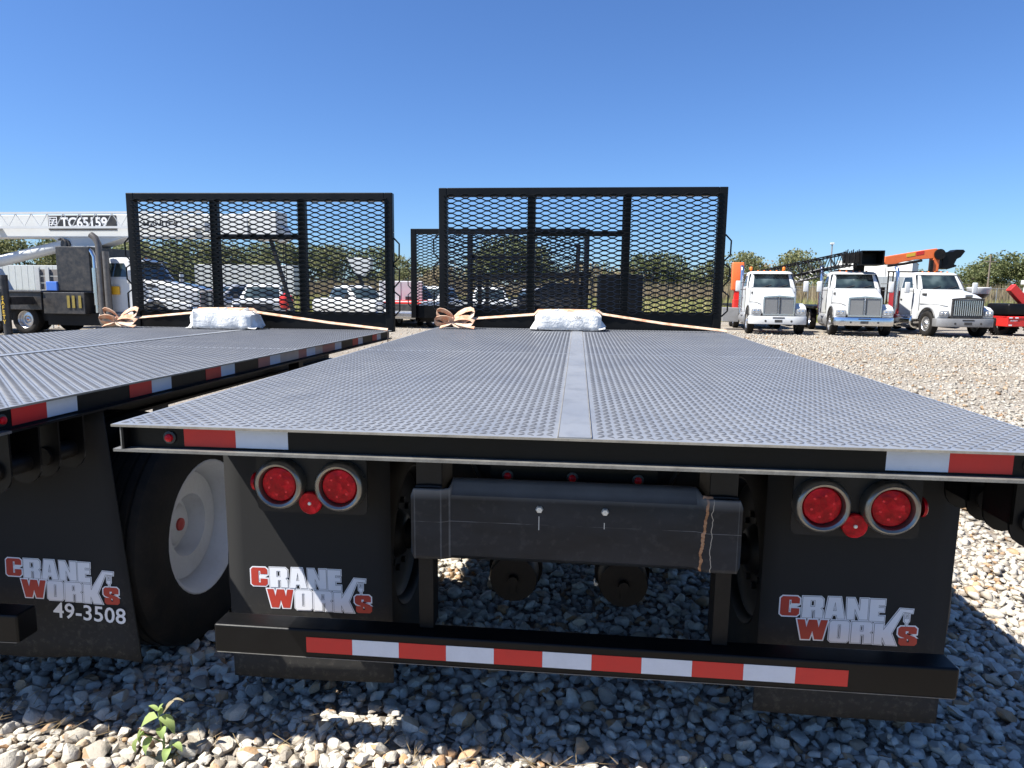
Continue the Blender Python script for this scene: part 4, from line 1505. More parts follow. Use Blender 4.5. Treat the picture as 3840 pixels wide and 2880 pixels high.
# ------------------------------------------------------------------ trucks (built facing -Y, front axle at the origin)
def build_truck(name, style='split', nose=-0.85, ax=0.0, bumper_mat='white_paint', visor=True, sleeper=False):
    root = empty(name)
    # hood
    st = [(nose + 0.06, 0.60, 0.78, 1.50), (nose + 0.14, 0.63, 0.78, 1.535), (nose + 0.6, 0.70, 0.78, 1.66), (nose + 1.2, 0.77, 0.80, 1.765), (nose + 1.8, 0.84, 0.82, 1.86)]
    m = MB()
    m.loft([rr_ring('Y', y, -w, w, z0, z1, 0.13, 4) for y, w, z0, z1 in st])
    m.build('hood', M['white_paint'], root, smooth=radians(38))
    yc = nose + 1.82
    # cab
    m = MB()
    lv = [(0.66, 0.98, yc, yc + 1.36, .12), (0.95, 1.00, yc, yc + 1.36, .14), (1.50, 1.00, yc, yc + 1.36, .14), (1.86, 0.985, yc + 0.02, yc + 1.36, .16), (2.12, 0.945, yc + 0.17, yc + 1.34, .18),
          (2.40, 0.895, yc + 0.36, yc + 1.31, .20), (2.49, 0.87, yc + 0.42, yc + 1.28, .20), (2.54, 0.80, yc + 0.50, yc + 1.22, .20), (2.56, 0.66, yc + 0.64, yc + 1.08, .2)]
    m.loft([rr_ring('Z', z, -w, w, y0, y1, rd, 4) for z, w, y0, y1, rd in lv])
    m.build('cab', M['white_paint'], root, smooth=radians(38))

    def cw(z, k):
        for a, b in zip(lv[:-1], lv[1:]):
            if a[0] <= z <= b[0]:
                t = (z - a[0]) / (b[0] - a[0])
                return a[k] + (b[k] - a[k]) * t
    # windscreen, one wide pane with a rubber seal
    rows = []
    for z in (1.875, 1.98, 2.12, 2.26, 2.425):
        y = cw(z, 2) - 0.014
        w = cw(z, 1) - 0.045
        half = [(0.008, y, z), (w * 0.5, y + 0.004, z), (w * 0.82, y + 0.015, z), (w, y + 0.055, z)]
        rows.append([(-p[0], p[1], p[2]) for p in reversed(half)] + half)
    m = MB()
    m.add([p for rw in rows for p in rw], [(i * 8 + j, i * 8 + j + 1, (i + 1) * 8 + j + 1, (i + 1) * 8 + j) for i in range(4) for j in range(7)])
    gl = m.build('windscreen', M['glass'], root, smooth=radians(60))
    m = MB()
    m.tube([(p[0], p[1] - 0.006, p[2] - 0.012) for p in rows[0]], 0.014, 6)
    m.tube([(p[0], p[1] - 0.006, p[2] + 0.012) for p in rows[-1]], 0.012, 6)
    for k in (0, 7):
        m.tube([(rw[k][0] * 1.012, rw[k][1], rw[k][2]) for rw in rows], 0.015, 6)
    m.build('seal', M['dark_trim'], gl, smooth=SM)
    m = MB()
    for x0 in (-0.42, 0.22):
        m.tube([(x0, rows[0][3][1] - 0.02, 1.87), (x0 + 0.40, rows[1][3][1] - 0.022, 1.985)], 0.012, 5)
    m.build('wiper', M['dark_trim'], gl)
    m = MB()
    sr = rr_ring('Y', yc - 0.012, -0.842, 0.842, 0.82, 1.86, 0.13, 4)
    m.tube(sr, 0.013, 5)
    for s in (-1, 1):
        m.tube([(s * 0.652, nose + 0.18, 1.20), (s * 0.73, nose + 0.62, 1.245), (s * 0.80, nose + 1.2, 1.26), (s * 0.862, yc - 0.06, 1.28)], 0.011, 5)
    m.build('hood_seam', M['dark_trim'], root)
    # doors and side windows
    for s in (-1, 1):
        m = MB()
        pl = [(yc + 0.22, 0.86), (yc + 1.20, 0.86), (yc + 1.20, 1.86), (yc + 0.16, 1.86)]
        vs = []
        for z, k in ((0.86, 0), (1.86, 1)):
            w = cw(z, 1) + 0.004
            ya_ = yc + 0.22
            vs += [(s * w, ya_, z), (s * w, yc + 1.20, z)]
        m.add([vs[0], vs[1], vs[3], vs[2]], [(0, 1, 2, 3)])
        dr = m.build('door', M['white_paint'], root)
        so = dr.modifiers.new('thick', 'SOLIDIFY')
        so.thickness = 0.012
        so.offset = 0
        m = MB()
        for ya_, yb_, za_, zb_ in ((0.20, 0.215, .86, 1.88), (1.205, 1.22, .86, 1.88)):
            w = cw(1.3, 1) + 0.006
            m.box(s * w - 0.004, s * w + 0.004, yc + ya_, yc + yb_, za_, zb_)
        m.box(s * (w + 0.012) - 0.01, s * (w + 0.012) + 0.01, yc + 1.02, yc + 1.14, 1.42, 1.46)
        m.build('handle', M['dark_trim'], dr)
        m = MB()
        q = []
        for z, ya_, yb_ in ((1.92, 0.30, 1.16), (2.12, 0.42, 1.15), (2.36, 0.56, 1.12)):
            w = cw(z, 1) + 0.006
            q.append([(s * w, yc + ya_, z), (s * w, yc + yb_, z)])
        m.add([p for rw in q for p in rw], [(0, 1, 3, 2), (2, 3, 5, 4)])
        m.build('side_window', M['glass'], root)
        # fender
        m = MB()
        arc = [(ax + 0.60 * cos(t), 0.52 + 0.60 * sin(t)) for t in [radians(172 - 16.4 * i) for i in range(11)]]
        y1 = max(ax + 0.66, yc - 0.25)
        poly = [(nose + 0.10, 0.78), (nose + 0.08, 1.02), (nose + 0.30, 1.16), (ax - 0.1, 1.24), (ax + 0.42, 1.20), (y1, 0.94), (y1, 0.66)]
        front = [p for p in arc if p[0] > nose + 0.2]
        poly = poly + list(reversed(front))
        a_, b_ = sorted((s * 0.62, s * 1.045))
        m.prism(poly, 'X', a_, b_)
        m.build('fender', M['white_paint'], root, bevel=0.05, seg=3, smooth=radians(40))
        m = MB()
        m.tube([(s * 1.045, p[0], p[1] + 0.005) for p in front], 0.022, 6)
        m.build('arch_trim', M['dark_trim'], root, smooth=SM)
        # head lamp
        m = MB()
        xa, xb = sorted((s * 0.66, s * 1.0))
        m.loft([rr_ring('Y', nose + 0.060, xa, xb, 0.83, 1.03, 0.04), rr_ring('Y', nose + 0.2, xa, xb, 0.83, 1.03, 0.04)])
        hl = m.build('headlight', M['grey_steel'], root)
        m = MB()
        m.loft([rr_ring('Y', nose + 0.046, xa + 0.02, xb - 0.02, 0.85, 1.01, 0.035), rr_ring('Y', nose + 0.061, xa + 0.012, xb - 0.012, 0.842, 1.018, 0.04)])
        m.build('lens', M['clear_lens'], hl, smooth=SM)
        m = MB()
        for k in range(2):
            x = s * (0.76 + 0.14 * k)
            m.lathe([(0.05, nose + 0.047), (0.042, nose + 0.036), (0.0005, nose + 0.030)], c=(x, 0, 0.93), axis='Y', n=14, caps=False)
        m.build('bulb', M['chrome'], hl, smooth=SM)
        # mirror
        m = MB()
        m.box(s * 1.34 - 0.10, s * 1.34 + 0.10, yc + 0.02, yc + 0.10, 1.70, 2.14)
        mi = m.build('mirror', M['white_paint'], root, bevel=0.035, seg=3, smooth=SM)
        m = MB()
        m.tube([(s * 0.98, yc + 0.2, 2.06), (s * 1.34, yc + 0.1, 2.06)], 0.014, 6)
        m.tube([(s * 0.98, yc + 0.2, 1.78), (s * 1.34, yc + 0.1, 1.78)], 0.014, 6)
        m.build('mirror_arm', M['dark_trim'], mi, smooth=SM)
        # hood side vent
        m = MB()
        wv = 0.80
        m.box(s * wv - 0.03, s * wv + 0.03, yc - 0.42, yc - 0.12, 1.60, 1.70)
        m.build('hood_vent', M['dark_trim'], root, bevel=0.012)
        # steps and tank
        m = MB()
        m.lathe([(0.27, yc + 0.15), (0.30, yc + 0.17), (0.30, yc + 1.45), (0.27, yc + 1.47)], c=(s * 0.80, 0, 0.56), axis='Y', n=24)
        tk = m.build('fuel_tank', M['chrome' if style == 'bars' else 'grey_steel'], root, smooth=SM)
        m = MB()
        for z in (0.40, 0.70):
            m.box(s * 1.06 - 0.06, s * 1.06 + 0.06, yc + 0.25, yc + 0.75, z, z + 0.03)
        m.build('step', M['grey_steel'], tk)
    # grille
    zt, zb, hw = 1.50, 0.76, 0.585
    m = MB()
    y = nose + 0.03
    m.box(-hw, -hw + 0.05, y - 0.03, y + 0.06, zb, zt)
    m.box(hw - 0.05, hw, y - 0.03, y + 0.06, zb, zt)
    m.add([(-hw, y - 0.03, zt - 0.06), (0, y - 0.05, zt - 0.01), (hw, y - 0.03, zt - 0.06), (hw, y - 0.03, zt), (0, y - 0.05, zt + 0.05), (-hw, y - 0.03, zt),
           (-hw, y + 0.06, zt - 0.06), (0, y + 0.06, zt - 0.01), (hw, y + 0.06, zt - 0.06), (hw, y + 0.06, zt), (0, y + 0.06, zt + 0.05), (-hw, y + 0.06, zt)],
          [(0, 1, 4, 5), (1, 2, 3, 4), (5, 4, 10, 11), (4, 3, 9, 10), (0, 6, 7, 1), (1, 7, 8, 2), (6, 11, 10, 7), (7, 10, 9, 8)])
    m.box(-hw + 0.05, hw - 0.05, y - 0.03, y + 0.06, zb, zb + 0.07)
    if style == 'split':
        m.prism([(-0.055, y), (0.0, y - 0.07), (0.055, y)], 'Z', zb + 0.07, zt + 0.0)
    m.build('grille_frame', M['chrome'] if style == 'split' else M['dark_trim'], root)
    if style == 'split':
        for s in (-1, 1):
            a_, b_ = sorted((s * 0.06, s * (hw - 0.055)))
            MB().box(a_, b_, y - 0.008, y + 0.01, zb + 0.075, zt - 0.065).build('grille_screen', M['grille'], root)
            m = MB()
            for q in range(16):
                x = a_ + (b_ - a_) * (q + 0.5) / 16
                m.box(x - 0.004, x + 0.004, y - 0.014, y - 0.009, zb + 0.08, zt - 0.07)
            m.build('grille_wires', M['grille'], root)['kind'] = 'stuff'
    else:
        MB().box(-hw + 0.055, hw - 0.055, y + 0.02, y + 0.03, zb + 0.075, zt - 0.065).build('grille_screen', M['dark_trim'], root)
        for q in range(14):
            x = -hw + 0.085 + (2 * hw - 0.17) * q / 13
            m = MB()
            m.loft([rr_ring('Z', z, x - 0.022, x + 0.022, y - 0.05, y + 0.01, 0.015, 2) for z in (zb + 0.09, zt - 0.08)])
            m.build('grille_bar', M['chrome'], root, smooth=SM)
        m = MB()
        m.box(-0.13, 0.13, y - 0.05, y + 0.02, zt + 0.045, zt + 0.14)
        m.build('badge', M['bezel'], root, bevel=0.02)
    # bumper
    m = MB()
    pl = [(-1.09, nose + 0.36), (-1.07, nose + 0.10), (-0.92, nose - 0.04), (-0.55, nose - 0.10), (0.55, nose - 0.10), (0.92, nose - 0.04), (1.07, nose + 0.10), (1.09, nose + 0.36), (1.0, nose + 0.36), (0.9, nose + 0.05), (-0.9, nose + 0.05), (-1.0, nose + 0.36)]
    m.prism(pl, 'Z', 0.42, 0.735)
    bp = m.build('bumper', M[bumper_mat], root, bevel=0.015, smooth=radians(35))
    m = MB()
    m.box(-0.22, 0.22, nose - 0.108, nose - 0.08, 0.655, 0.70)
    m.box(-0.14, 0.14, nose - 0.108, nose - 0.08, 0.50, 0.60)
    for s in (-1, 1):
        m.lathe([(0.04, nose - 0.108), (0.04, nose - 0.08)], c=(s * 0.48, 0, 0.55), axis='Y', n=12)
    m.build('tow_opening', M['dark_trim'], bp)
    # visor and roof lamps
    if visor:
        m = MB()
        w = 0.76
        m.prism([(yc + 0.36, 2.455), (yc + 0.17, 2.425), (yc + 0.15, 2.445), (yc + 0.38, 2.51)], 'X', -w, w)
        m.build('sun_visor', M['white_paint'], root, bevel=0.01)
    for x in (-0.5, -0.25, 0, 0.25, 0.5):
        m = MB()
        m.lathe([(0.04, 2.555), (0.035, 2.585), (0.0005, 2.60)], c=(x, yc + 0.60, 0), axis='Z', n=10)
        m.build('roof_marker', M['amber'], root, smooth=SM)
    # frame, wheels
    m = MB()
    for s in (-1, 1):
        m.box(s * 0.42 - 0.04, s * 0.42 + 0.04, nose + 0.1, 7.2, 0.62, 0.88)
    m.tube([(-0.9, ax, 0.5), (0.9, ax, 0.5)], 0.06, 10)
    m.box(-0.38, 0.38, nose + 0.12, yc, 0.55, 0.80)
    m.build('chassis', M['chassis'], root)
    for s in (-1, 1):
        wheel(root, (s * 0.95, ax, 0.495), s, R=0.495, W=0.28, rim=0.28, dish=0.02, rim_mat='rim_steel', cap_mat='chrome', n=28)
        for y_ in (4.7, 6.0):
            wheel(root, (s * 0.93, y_, 0.495), s, R=0.495, W=0.27, rim=0.28, dish=0.13, rim_mat='rim_steel', cap_mat='red_plastic', n=24)
    # exhaust stack
    m = MB()
    m.tube([(-1.02, yc + 1.52, 0.75), (-1.02, yc + 1.52, 2.55), (-1.02, yc + 1.60, 2.72), (-1.02, yc + 1.72, 2.80)], 0.07, 12)
    m.tube([(-1.02, yc + 1.52, 1.0), (-1.02, yc + 1.52, 2.2)], 0.095, 12)
    m.build('exhaust_stack', M['chrome'], root, smooth=SM)
    root['yc'] = yc
    return root


def beacon(root, x, y, z):
    m = MB()
    m.lathe([(0.03, z), (0.03, z + 0.10), (0.06, z + 0.11), (0.065, z + 0.20), (0.04, z + 0.235), (0.0005, z + 0.24)], c=(x, y, 0), axis='Z', n=14)
    m.build('beacon', M['amber'], root, smooth=SM)


def lattice(root, a, b, w0, w1, mat, n=14, r_=0.022, name='lattice_boom'):
    a, b = Vector(a), Vector(b)
    d = (b - a).normalized()
    s = d.cross(Vector((0, 0, 1))).normalized()
    t = s.cross(d)

    def cn(i, k):
        f_ = i / n
        w = (w0 + (w1 - w0) * f_) / 2
        p = a + (b - a) * f_
        i_, j_ = ((-1, -1), (1, -1), (1, 1), (-1, 1))[k]
        return p + s * (i_ * w) + t * (j_ * w)
    m = MB()
    for k in range(4):
        m.tube([cn(i, k) for i in range(n + 1)], r_ * 1.4, 6)
        for i in range(n):
            k2 = (k + 1) % 4
            p, q = (cn(i, k), cn(i + 1, k2)) if i % 2 == 0 else (cn(i, k2), cn(i + 1, k))
            m.tube([p, q], r_, 5)
            if i % 2 == 0:
                m.tube([cn(i, k), cn(i, k2)], r_, 5)
    return m.build(name, mat, root, smooth=SM)


# --- three white trucks on the right
t1 = build_truck('crane_truck', 'split', bumper_mat='white_paint')
t2 = copy_tree(t1)
t1.location, t1.rotation_euler = (7.93, 26.35, 0), (0, 0, radians(-6))
tag(t1, 'white truck with amber roof beacons and orange crane behind the cab, nearest the mesh', 'truck', 'white trucks lined up on the gravel')
beacon(t1, -0.72, 2.05, 2.52)
beacon(t1, 0.62, 2.05, 2.52)
m = MB()
m.box(-1.32, -0.80, 3.6, 3.95, 1.75, 3.02)
m.build('crane_arm', M['orange'], t1, bevel=0.05, seg=3, smooth=SM)
m = MB()
m.box(-1.2, 0.6, 3.4, 4.1, 0.9, 1.35)
m.box(-0.4, 0.2, 3.5, 4.0, 1.35, 2.4)
m.bar((-1.05, 3.78, 1.35), (-1.05, 3.78, 1.8), 0.26, 0.26)
m.tube([(-0.6, 3.5, 1.2), (-0.95, 3.55, 2.1)], 0.06, 8)
m.build('crane_base', M['red_machine'], t1, bevel=0.02)
m = MB()
m.box(-1.75, -1.05, 2.6, 3.5, 0.35, 0.98)
m.build('tool_box', M['grey_steel'], t1, bevel=0.02)
m = MB()
m.box(-1.15, 1.15, 4.3, 9.0, 0.98, 1.10)
m.build('deck', M['chassis'], t1)

t2.location, t2.rotation_euler = (11.10, 26.10, 0), (0, 0, radians(-9))
tag(t2, 'white truck carrying a black lattice boom with an open box head above its cab', 'truck', 'white trucks lined up on the gravel')
for c in child(t2, 'bumper'):
    c.data = c.data.copy()
    c.data.materials[0] = M['chrome']
lattice(t2, (-3.1, 4.6, 2.45), (-0.15, 1.5, 3.08), 0.50, 0.52, M['black'], 16, 0.02)
lattice(t2, (-2.7, 4.2, 2.1), (-0.3, 2.4, 2.72), 0.30, 0.30, M['grey_steel'], 9, 0.018, 'lower_lattice')
m = MB()
m.box(0.12, 0.98, 0.9, 2.0, 2.80, 2.84)
m.box(0.12, 0.98, 0.9, 2.0, 3.34, 3.38)
m.box(0.12, 0.16, 0.9, 2.0, 2.84, 3.34)
m.box(0.94, 0.98, 0.9, 2.0, 2.84, 3.34)
m.box(0.16, 0.94, 1.94, 2.0, 2.84, 3.34)
m.build('boom_head', M['black'], t2, bevel=0.01)
m = MB()
for k in range(9):
    x = -0.5 + 0.07 * k
    m.tube([(x, 1.2 + 0.1 * (k % 3), 2.70 + 0.05 * (k % 2)), (x + 0.03, 1.2, 3.36 + 0.04 * (k % 3))], 0.022, 6)
m.box(-0.4, 0.11, 1.2, 1.7, 2.9, 3.3)
m.build('hydraulics', M['chassis'], t2)
m = MB()
m.box(-0.25, 0.6, 3.3, 4.0, 1.0, 2.7)
m.box(-1.15, 1.15, 3.2, 8.6, 0.98, 1.10)
m.box(0.1, 0.5, 1.9, 2.1, 2.55, 2.88)
m.build('crane_base', M['chassis'], t2, bevel=0.02)

t3 = build_truck('boom_truck', 'bars', bumper_mat='grey_steel', visor=False)
t3.location, t3.rotation_euler = (14.78, 26.35, 0), (0, 0, radians(3))
tag(t3, 'white truck with vertical bar grille and a folded orange knuckle boom over its cab', 'truck', 'white trucks lined up on the gravel')
m = MB()
m.prism([(-0.70, 3.34), (0.2, 3.50), (1.1, 3.66), (1.52, 3.72), (1.75, 3.62), (1.78, 3.36), (1.34, 3.27), (0.6, 3.21), (0.05, 3.10), (-0.25, 3.00), (-0.66, 2.98), (-0.74, 3.1)], 'Y', 4.30, 4.65)
ar = m.build('knuckle_arm', M['orange'], t3, bevel=0.02, label='orange upper arm with a yellow sticker')
m = MB()
m.prism([(0.22, 3.32), (0.60, 3.39), (0.60, 3.53), (0.22, 3.46)], 'Y', 4.291, 4.298)
m.build('sticker', M['yellow_print'], ar)
m = MB()
m.prism([(0.64, 3.40), (0.98, 3.46), (0.98, 3.62), (0.64, 3.56)], 'Y', 4.291, 4.298)
m.build('sticker', M['red_machine'], ar)
m = MB()
m.tube([(-1.35, 4.5, 3.06), (-0.7, 4.5, 3.12)], 0.06, 10)
m.tube([(-1.35, 4.5, 3.20), (-0.7, 4.5, 3.26)], 0.05, 10)
m.tube([(-0.6, 4.25, 2.92), (0.1, 4.25, 3.02), (0.9, 4.28, 3.18)], 0.06, 10)
m.build('boom_cylinder', M['chassis'], t3, smooth=SM)
m = MB()
m.bar((1.52, 4.47, 1.0), (1.56, 4.47, 3.5), 0.30, 0.34)
m.build('boom_column', M['orange'], t3, bevel=0.03)
m = MB()
m.bar((1.30, 4.3, 1.3), (1.36, 4.3, 3.2), 0.12, 0.12)
m.lathe([(0.24, 4.22), (0.24, 4.72)], c=(1.66, 0, 3.46), axis='Y', n=20)
m.build('boom_joint', M['chassis'], t3, smooth=SM)
m = MB()
m.prism([(1.84, 3.56), (2.25, 3.58), (2.4, 3.68), (2.72, 3.68), (2.8, 3.60), (2.62, 3.34), (2.46, 3.26), (2.36, 3.02), (2.48, 2.98), (2.46, 2.92), (2.1, 2.80), (1.84, 2.82)], 'Y', 4.3, 4.8)
m.build('grab_head', M['black'], t3, bevel=0.02)
m = MB()
m.tube([(-1.25, 2.9, 2.62), (1.1, 2.9, 2.62)], 0.03, 8)
for x in (-1.2, -1.0, 1.0):
    m.tube([(x, 2.9, 1.0), (x, 2.9, 2.62)], 0.03, 8)
for z in (1.3, 1.7, 2.1, 2.4):
    m.tube([(-1.2, 2.9, z), (-1.0, 2.9, z)], 0.02, 6)
m.build('headache_rack', M['chassis'], t3, smooth=SM)
m = MB()
m.box(-2.35, 1.15, 3.05, 7.5, 0.92, 1.05)
m.box(-2.3, -2.15, 3.1, 3.3, 1.05, 2.35)
m.box(-2.3, -1.3, 3.1, 3.25, 1.75, 1.85)
m.box(-1.35, -1.2, 3.1, 3.25, 1.05, 1.95)
m.build('bed', M['chassis'], t3)
m = MB()
m.lathe([(0.05, 2.9), (0.24, 2.95), (0.24, 3.2), (0.05, 3.25)], c=(-1.75, 0, 1.6), axis='Y', n=20)
m.build('hose_reel', M['dark_trim'], t3, smooth=SM)
m = MB()
m.box(-1.45, -1.25, 2.6, 2.8, 0.25, 1.15)
m.build('outrigger', M['grey_steel'], t3, bevel=0.02)
m = MB()
m.box(-1.12, -0.6, 2.5, 2.9, 0.9, 1.8)
m.tube([(-1.15, 2.4, 0.75), (-0.9, 2.4, 0.72), (-0.8, 2.4, 1.0)], 0.09, 10)
m.build('pump', M['dark_red'], t3, bevel=0.03)

# --- white crane truck on the left, nose to the right
t4 = build_truck('crane_truck', 'split', nose=-1.30, ax=0.0, bumper_mat='chrome', visor=True)
t4.location, t4.rotation_euler = (-13.60, 19.85, 0), (0, 0, radians(88))
tag(t4, 'white crane truck lettered TC65159 on its long pale boom', 'truck')
m = MB()   # boom
m.box(-0.32, 0.32, -3.6, 8.5, 3.22, 3.98)
m.build('boom', M['boom_grey'], t4, bevel=0.02)
m = MB()
for z in (3.50, 3.97):
    m.box(-0.62, -0.56, -1.6, 8.5, z, z + 0.07)
for z in (3.53, 4.0):
    pass
n = 34
for i in range(n):
    y0 = -1.6 + 10.0 * i / n
    y1 = y0 + 10.0 / n
    a, b = (3.56, 3.98) if i % 2 == 0 else (3.98, 3.56)
    m.tube([(-0.59, y0, a), (-0.59, y1, b)], 0.012, 5)
m.box(-0.56, -0.325, -1.2, -1.0, 3.5, 3.6)
m.box(-0.56, -0.325, 6.0, 6.2, 3.5, 3.6)
m.build('jib_lattice', M['white_paint'], t4)
m = MB()
m.box(-0.335, -0.322, 1.70, 4.20, 3.48, 3.95)
pl = m.build('lettered_panel', M['dark_trim'], t4)
tm = text_mesh("TC65159", 0.46, 0.012, 0, 'LEFT', 0.98)
tm.materials.append(M['white_print'])
to = bpy.data.objects.new('lettering', tm)
COL.objects.link(to)
to.parent = pl
to.location = (-0.340, 3.74, 3.56)
to.rotation_euler = (pi / 2, 0, -pi / 2)
m = MB()
for z in (3.56, 3.64, 3.72, 3.80, 3.88):
    m.box(-0.341, -0.337, 3.86, 4.16, z, z + 0.025)
for y in (3.86, 4.14):
    m.box(-0.345, -0.3415, y, y + 0.03, 3.56, 3.905)
m.bar((-0.347, 4.08, 3.62), (-0.347, 3.95, 3.84), 0.004, 0.04)
m.build('emblem', M['white_print'], pl)
tm = text_mesh("MANITEX", 0.30, 0.008, 0, 'LEFT', 1.0)
tm.materials.append(M['dark_trim'])
to = bpy.data.objects.new('lettering', tm)
COL.objects.link(to)
to.parent = child(t4, 'boom')[0]
to.location = (-0.3235, 0.75, 3.55)
to.rotation_euler = (pi / 2, 0, -pi / 2)
m = MB()
m.box(-0.40, 0.40, -3.95, -3.05, 3.15, 4.05)
m.lathe([(0.28, -0.2), (0.28, 0.2)], c=(0, -3.9, 3.35), axis='X', n=20)
m.box(-0.45, -0.40, -3.0, -1.5, 3.3, 3.9)
m.build('boom_tip', M['boom_grey'], t4, bevel=0.03)
m = MB()
for x in (-0.08, 0.08):
    m.tube([(x, -4.0, 3.3), (x, -4.0, 1.45)], 0.012, 6)
m.build('hoist_rope', M['chassis'], t4)
m = MB()
m.lathe([(0.05, 1.45), (0.2, 1.35), (0.24, 1.15), (0.18, 0.98), (0.04, 0.92)], c=(0, -4.0, 0), axis='Z', n=18)
m.tube([(0, -4.0, 0.95), (0, -4.0, 0.80), (0, -3.9, 0.70), (0, -4.02, 0.62)], 0.03, 8)
m.build('hook_block', M['red_machine'], t4, smooth=SM)
m = MB()
m.bar((-0.2, -3.6, 3.3), (-0.35, -4.5, 0.5), 0.10, 0.10)
m.build('prop', M['chassis'], t4)
m = MB()   # lift cylinder
m.tube([(-0.1, 8.2, 2.05), (-0.1, 3.55, 3.05)], 0.19, 16)
m.build('lift_cylinder', M['boom_grey'], t4, smooth=SM)
m = MB()
m.prism([(1.5, 3.22), (4.1, 3.22), (3.6, 2.85), (3.1, 2.75)], 'X', -0.3, 0.3)
m.build('boom_bracket', M['boom_grey'], t4)
m = MB()
m.lathe([(0.17, -0.36), (0.17, -0.3)], c=(0, 3.62, 3.0), axis='X', n=16)
m.tube([(-0.36, 3.75 + 0.2 * cos(t), 2.98 + 0.2 * sin(t)) for t in [radians(60 + 27 * k) for k in range(10)]], 0.04, 8)
m.build('boom_hook', M['dark_trim'], t4, smooth=SM)
m = MB()
m.prism([(6.2, 0.9), (8.6, 0.9), (8.4, 2.4), (6.9, 2.2)], 'X', -0.5, 0.5)
m.build('turret', M['boom_grey'], t4, bevel=0.03)
m = MB()
m.box(-1.22, 1.22, 3.9, 9.5, 0.82, 1.38)
m.box(-1.26, 1.22, 3.85, 9.5, 1.38, 1.44)
m.box(-1.20, 1.20, 2.35, 3.85, 0.70, 1.40)
m.build('deck_body', M['dark_trim'], t4, bevel=0.015)
m = MB()
m.box(-1.0, 1.0, 1.9, 3.9, 0.32, 0.72)
m.box(-0.9, 0.9, 3.9, 9.4, 0.45, 0.82)
m.build('underframe', M['chassis'], t4)
m = MB()
m.box(-1.24, 1.0, 3.86, 9.5, 1.441, 1.455)
m.build('deck_edge', M['worn_steel'], t4)
m = MB()
m.box(-1.1, 0.9, 2.15, 3.35, 1.45, 2.88)
cb = m.build('tool_cabinet', M['dark_trim'], t4, bevel=0.02)
for y in (2.45, 2.68, 2.86):
    MB().box(-1.226, -1.221, y, y + 0.10, 0.90, 1.30).build('warning_sticker', M['faded_yellow'], cb)
m = MB()
m.box(-1.15, -0.85, 3.35, 3.75, 1.45, 1.75)
m.build('blue_box', M['blue'], t4, bevel=0.02)
m = MB()   # outrigger post on a side beam
ox, oy = -2.15, 4.3
m.tube([(ox, oy, 0.06), (ox, oy, 1.93)], 0.115, 14)
m.lathe([(0.22, 0.0), (0.22, 0.06)], c=(ox, oy, 0), axis='Z', n=16)
m.box(ox + 0.1, -1.0, oy - 0.12, oy + 0.12, 1.0, 1.25)
og = m.build('outrigger', M['dark_trim'], t4, smooth=SM)
m = MB()
m.tube([(ox - 0.10, oy + 0.12, 0.5), (ox - 0.10, oy + 0.12, 1.40)], 0.06, 12)
m.lathe([(0.08, 1.38), (0.08, 1.50)], c=(ox - 0.10, oy + 0.12, 0), axis='Z', n=12)
m.build('jack_rod', M['chrome'], og, smooth=SM)
vs, fs = [], []
for k, ch in enumerate("SAFETY"):
    tm = text_mesh(ch, 0.17, 0.004, 0, 'CENTER')
    b0 = len(vs)
    vs += [(ox - 0.125 + abs(v.co.x) * 0.1, oy - 0.02 - v.co.x, 1.16 - 0.15 * k + v.co.y) for v in tm.vertices]
    fs += [tuple(b0 + i for i in p.vertices) for p in tm.polygons]
    bpy.data.meshes.remove(tm)
mm = MB()
mm.add(vs, fs)
mm.build('lettering', M['yellow_print'], og)
m = MB()
m.box(-1.06, -1.01, 1.2, 1.55, 1.35, 1.62)
m.build('amber_sign', M['yellow'], t4, bevel=0.02)

m = MB()
m.tube([(-1.16, 1.74, 0.55), (-1.16, 1.74, 2.95), (-1.16, 1.84, 3.15), (-1.16, 1.98, 3.25)], 0.10, 14)
m.tube([(-1.20, 1.48, 0.70), (-1.20, 1.48, 2.72)], 0.10, 14)
m.build('exhaust_stack', M['rust_steel'], t4, smooth=SM)

# slanted-board grey bin truck body behind the crane truck
o = empty('timber_crate', (-18.75, 22.6, 0))
tag(o, 'grey boarded bin with white end posts standing behind the crane truck', 'crate')
for k in range(5):
    MB().box(-1.6, 1.9, -0.5, -0.46, 0.95 + k * 0.26, 1.19 + k * 0.26).build('plank', M['wood'], o)
for x in (-1.75, -1.35):
    MB().box(x, x + 0.16, -0.56, -0.505, 0.0, 2.3).build('post', M['white_paint'], o)
m = MB()
m.box(-1.6, 1.9, -0.46, 1.2, 0.9, 0.95)
for x in (-1.5, 1.7):
    for y in (-0.4, 1.0):
        m.box(x, x + 0.1, y, y + 0.1, 0, 0.9)
m.build('bin_floor', M['wood'], o)


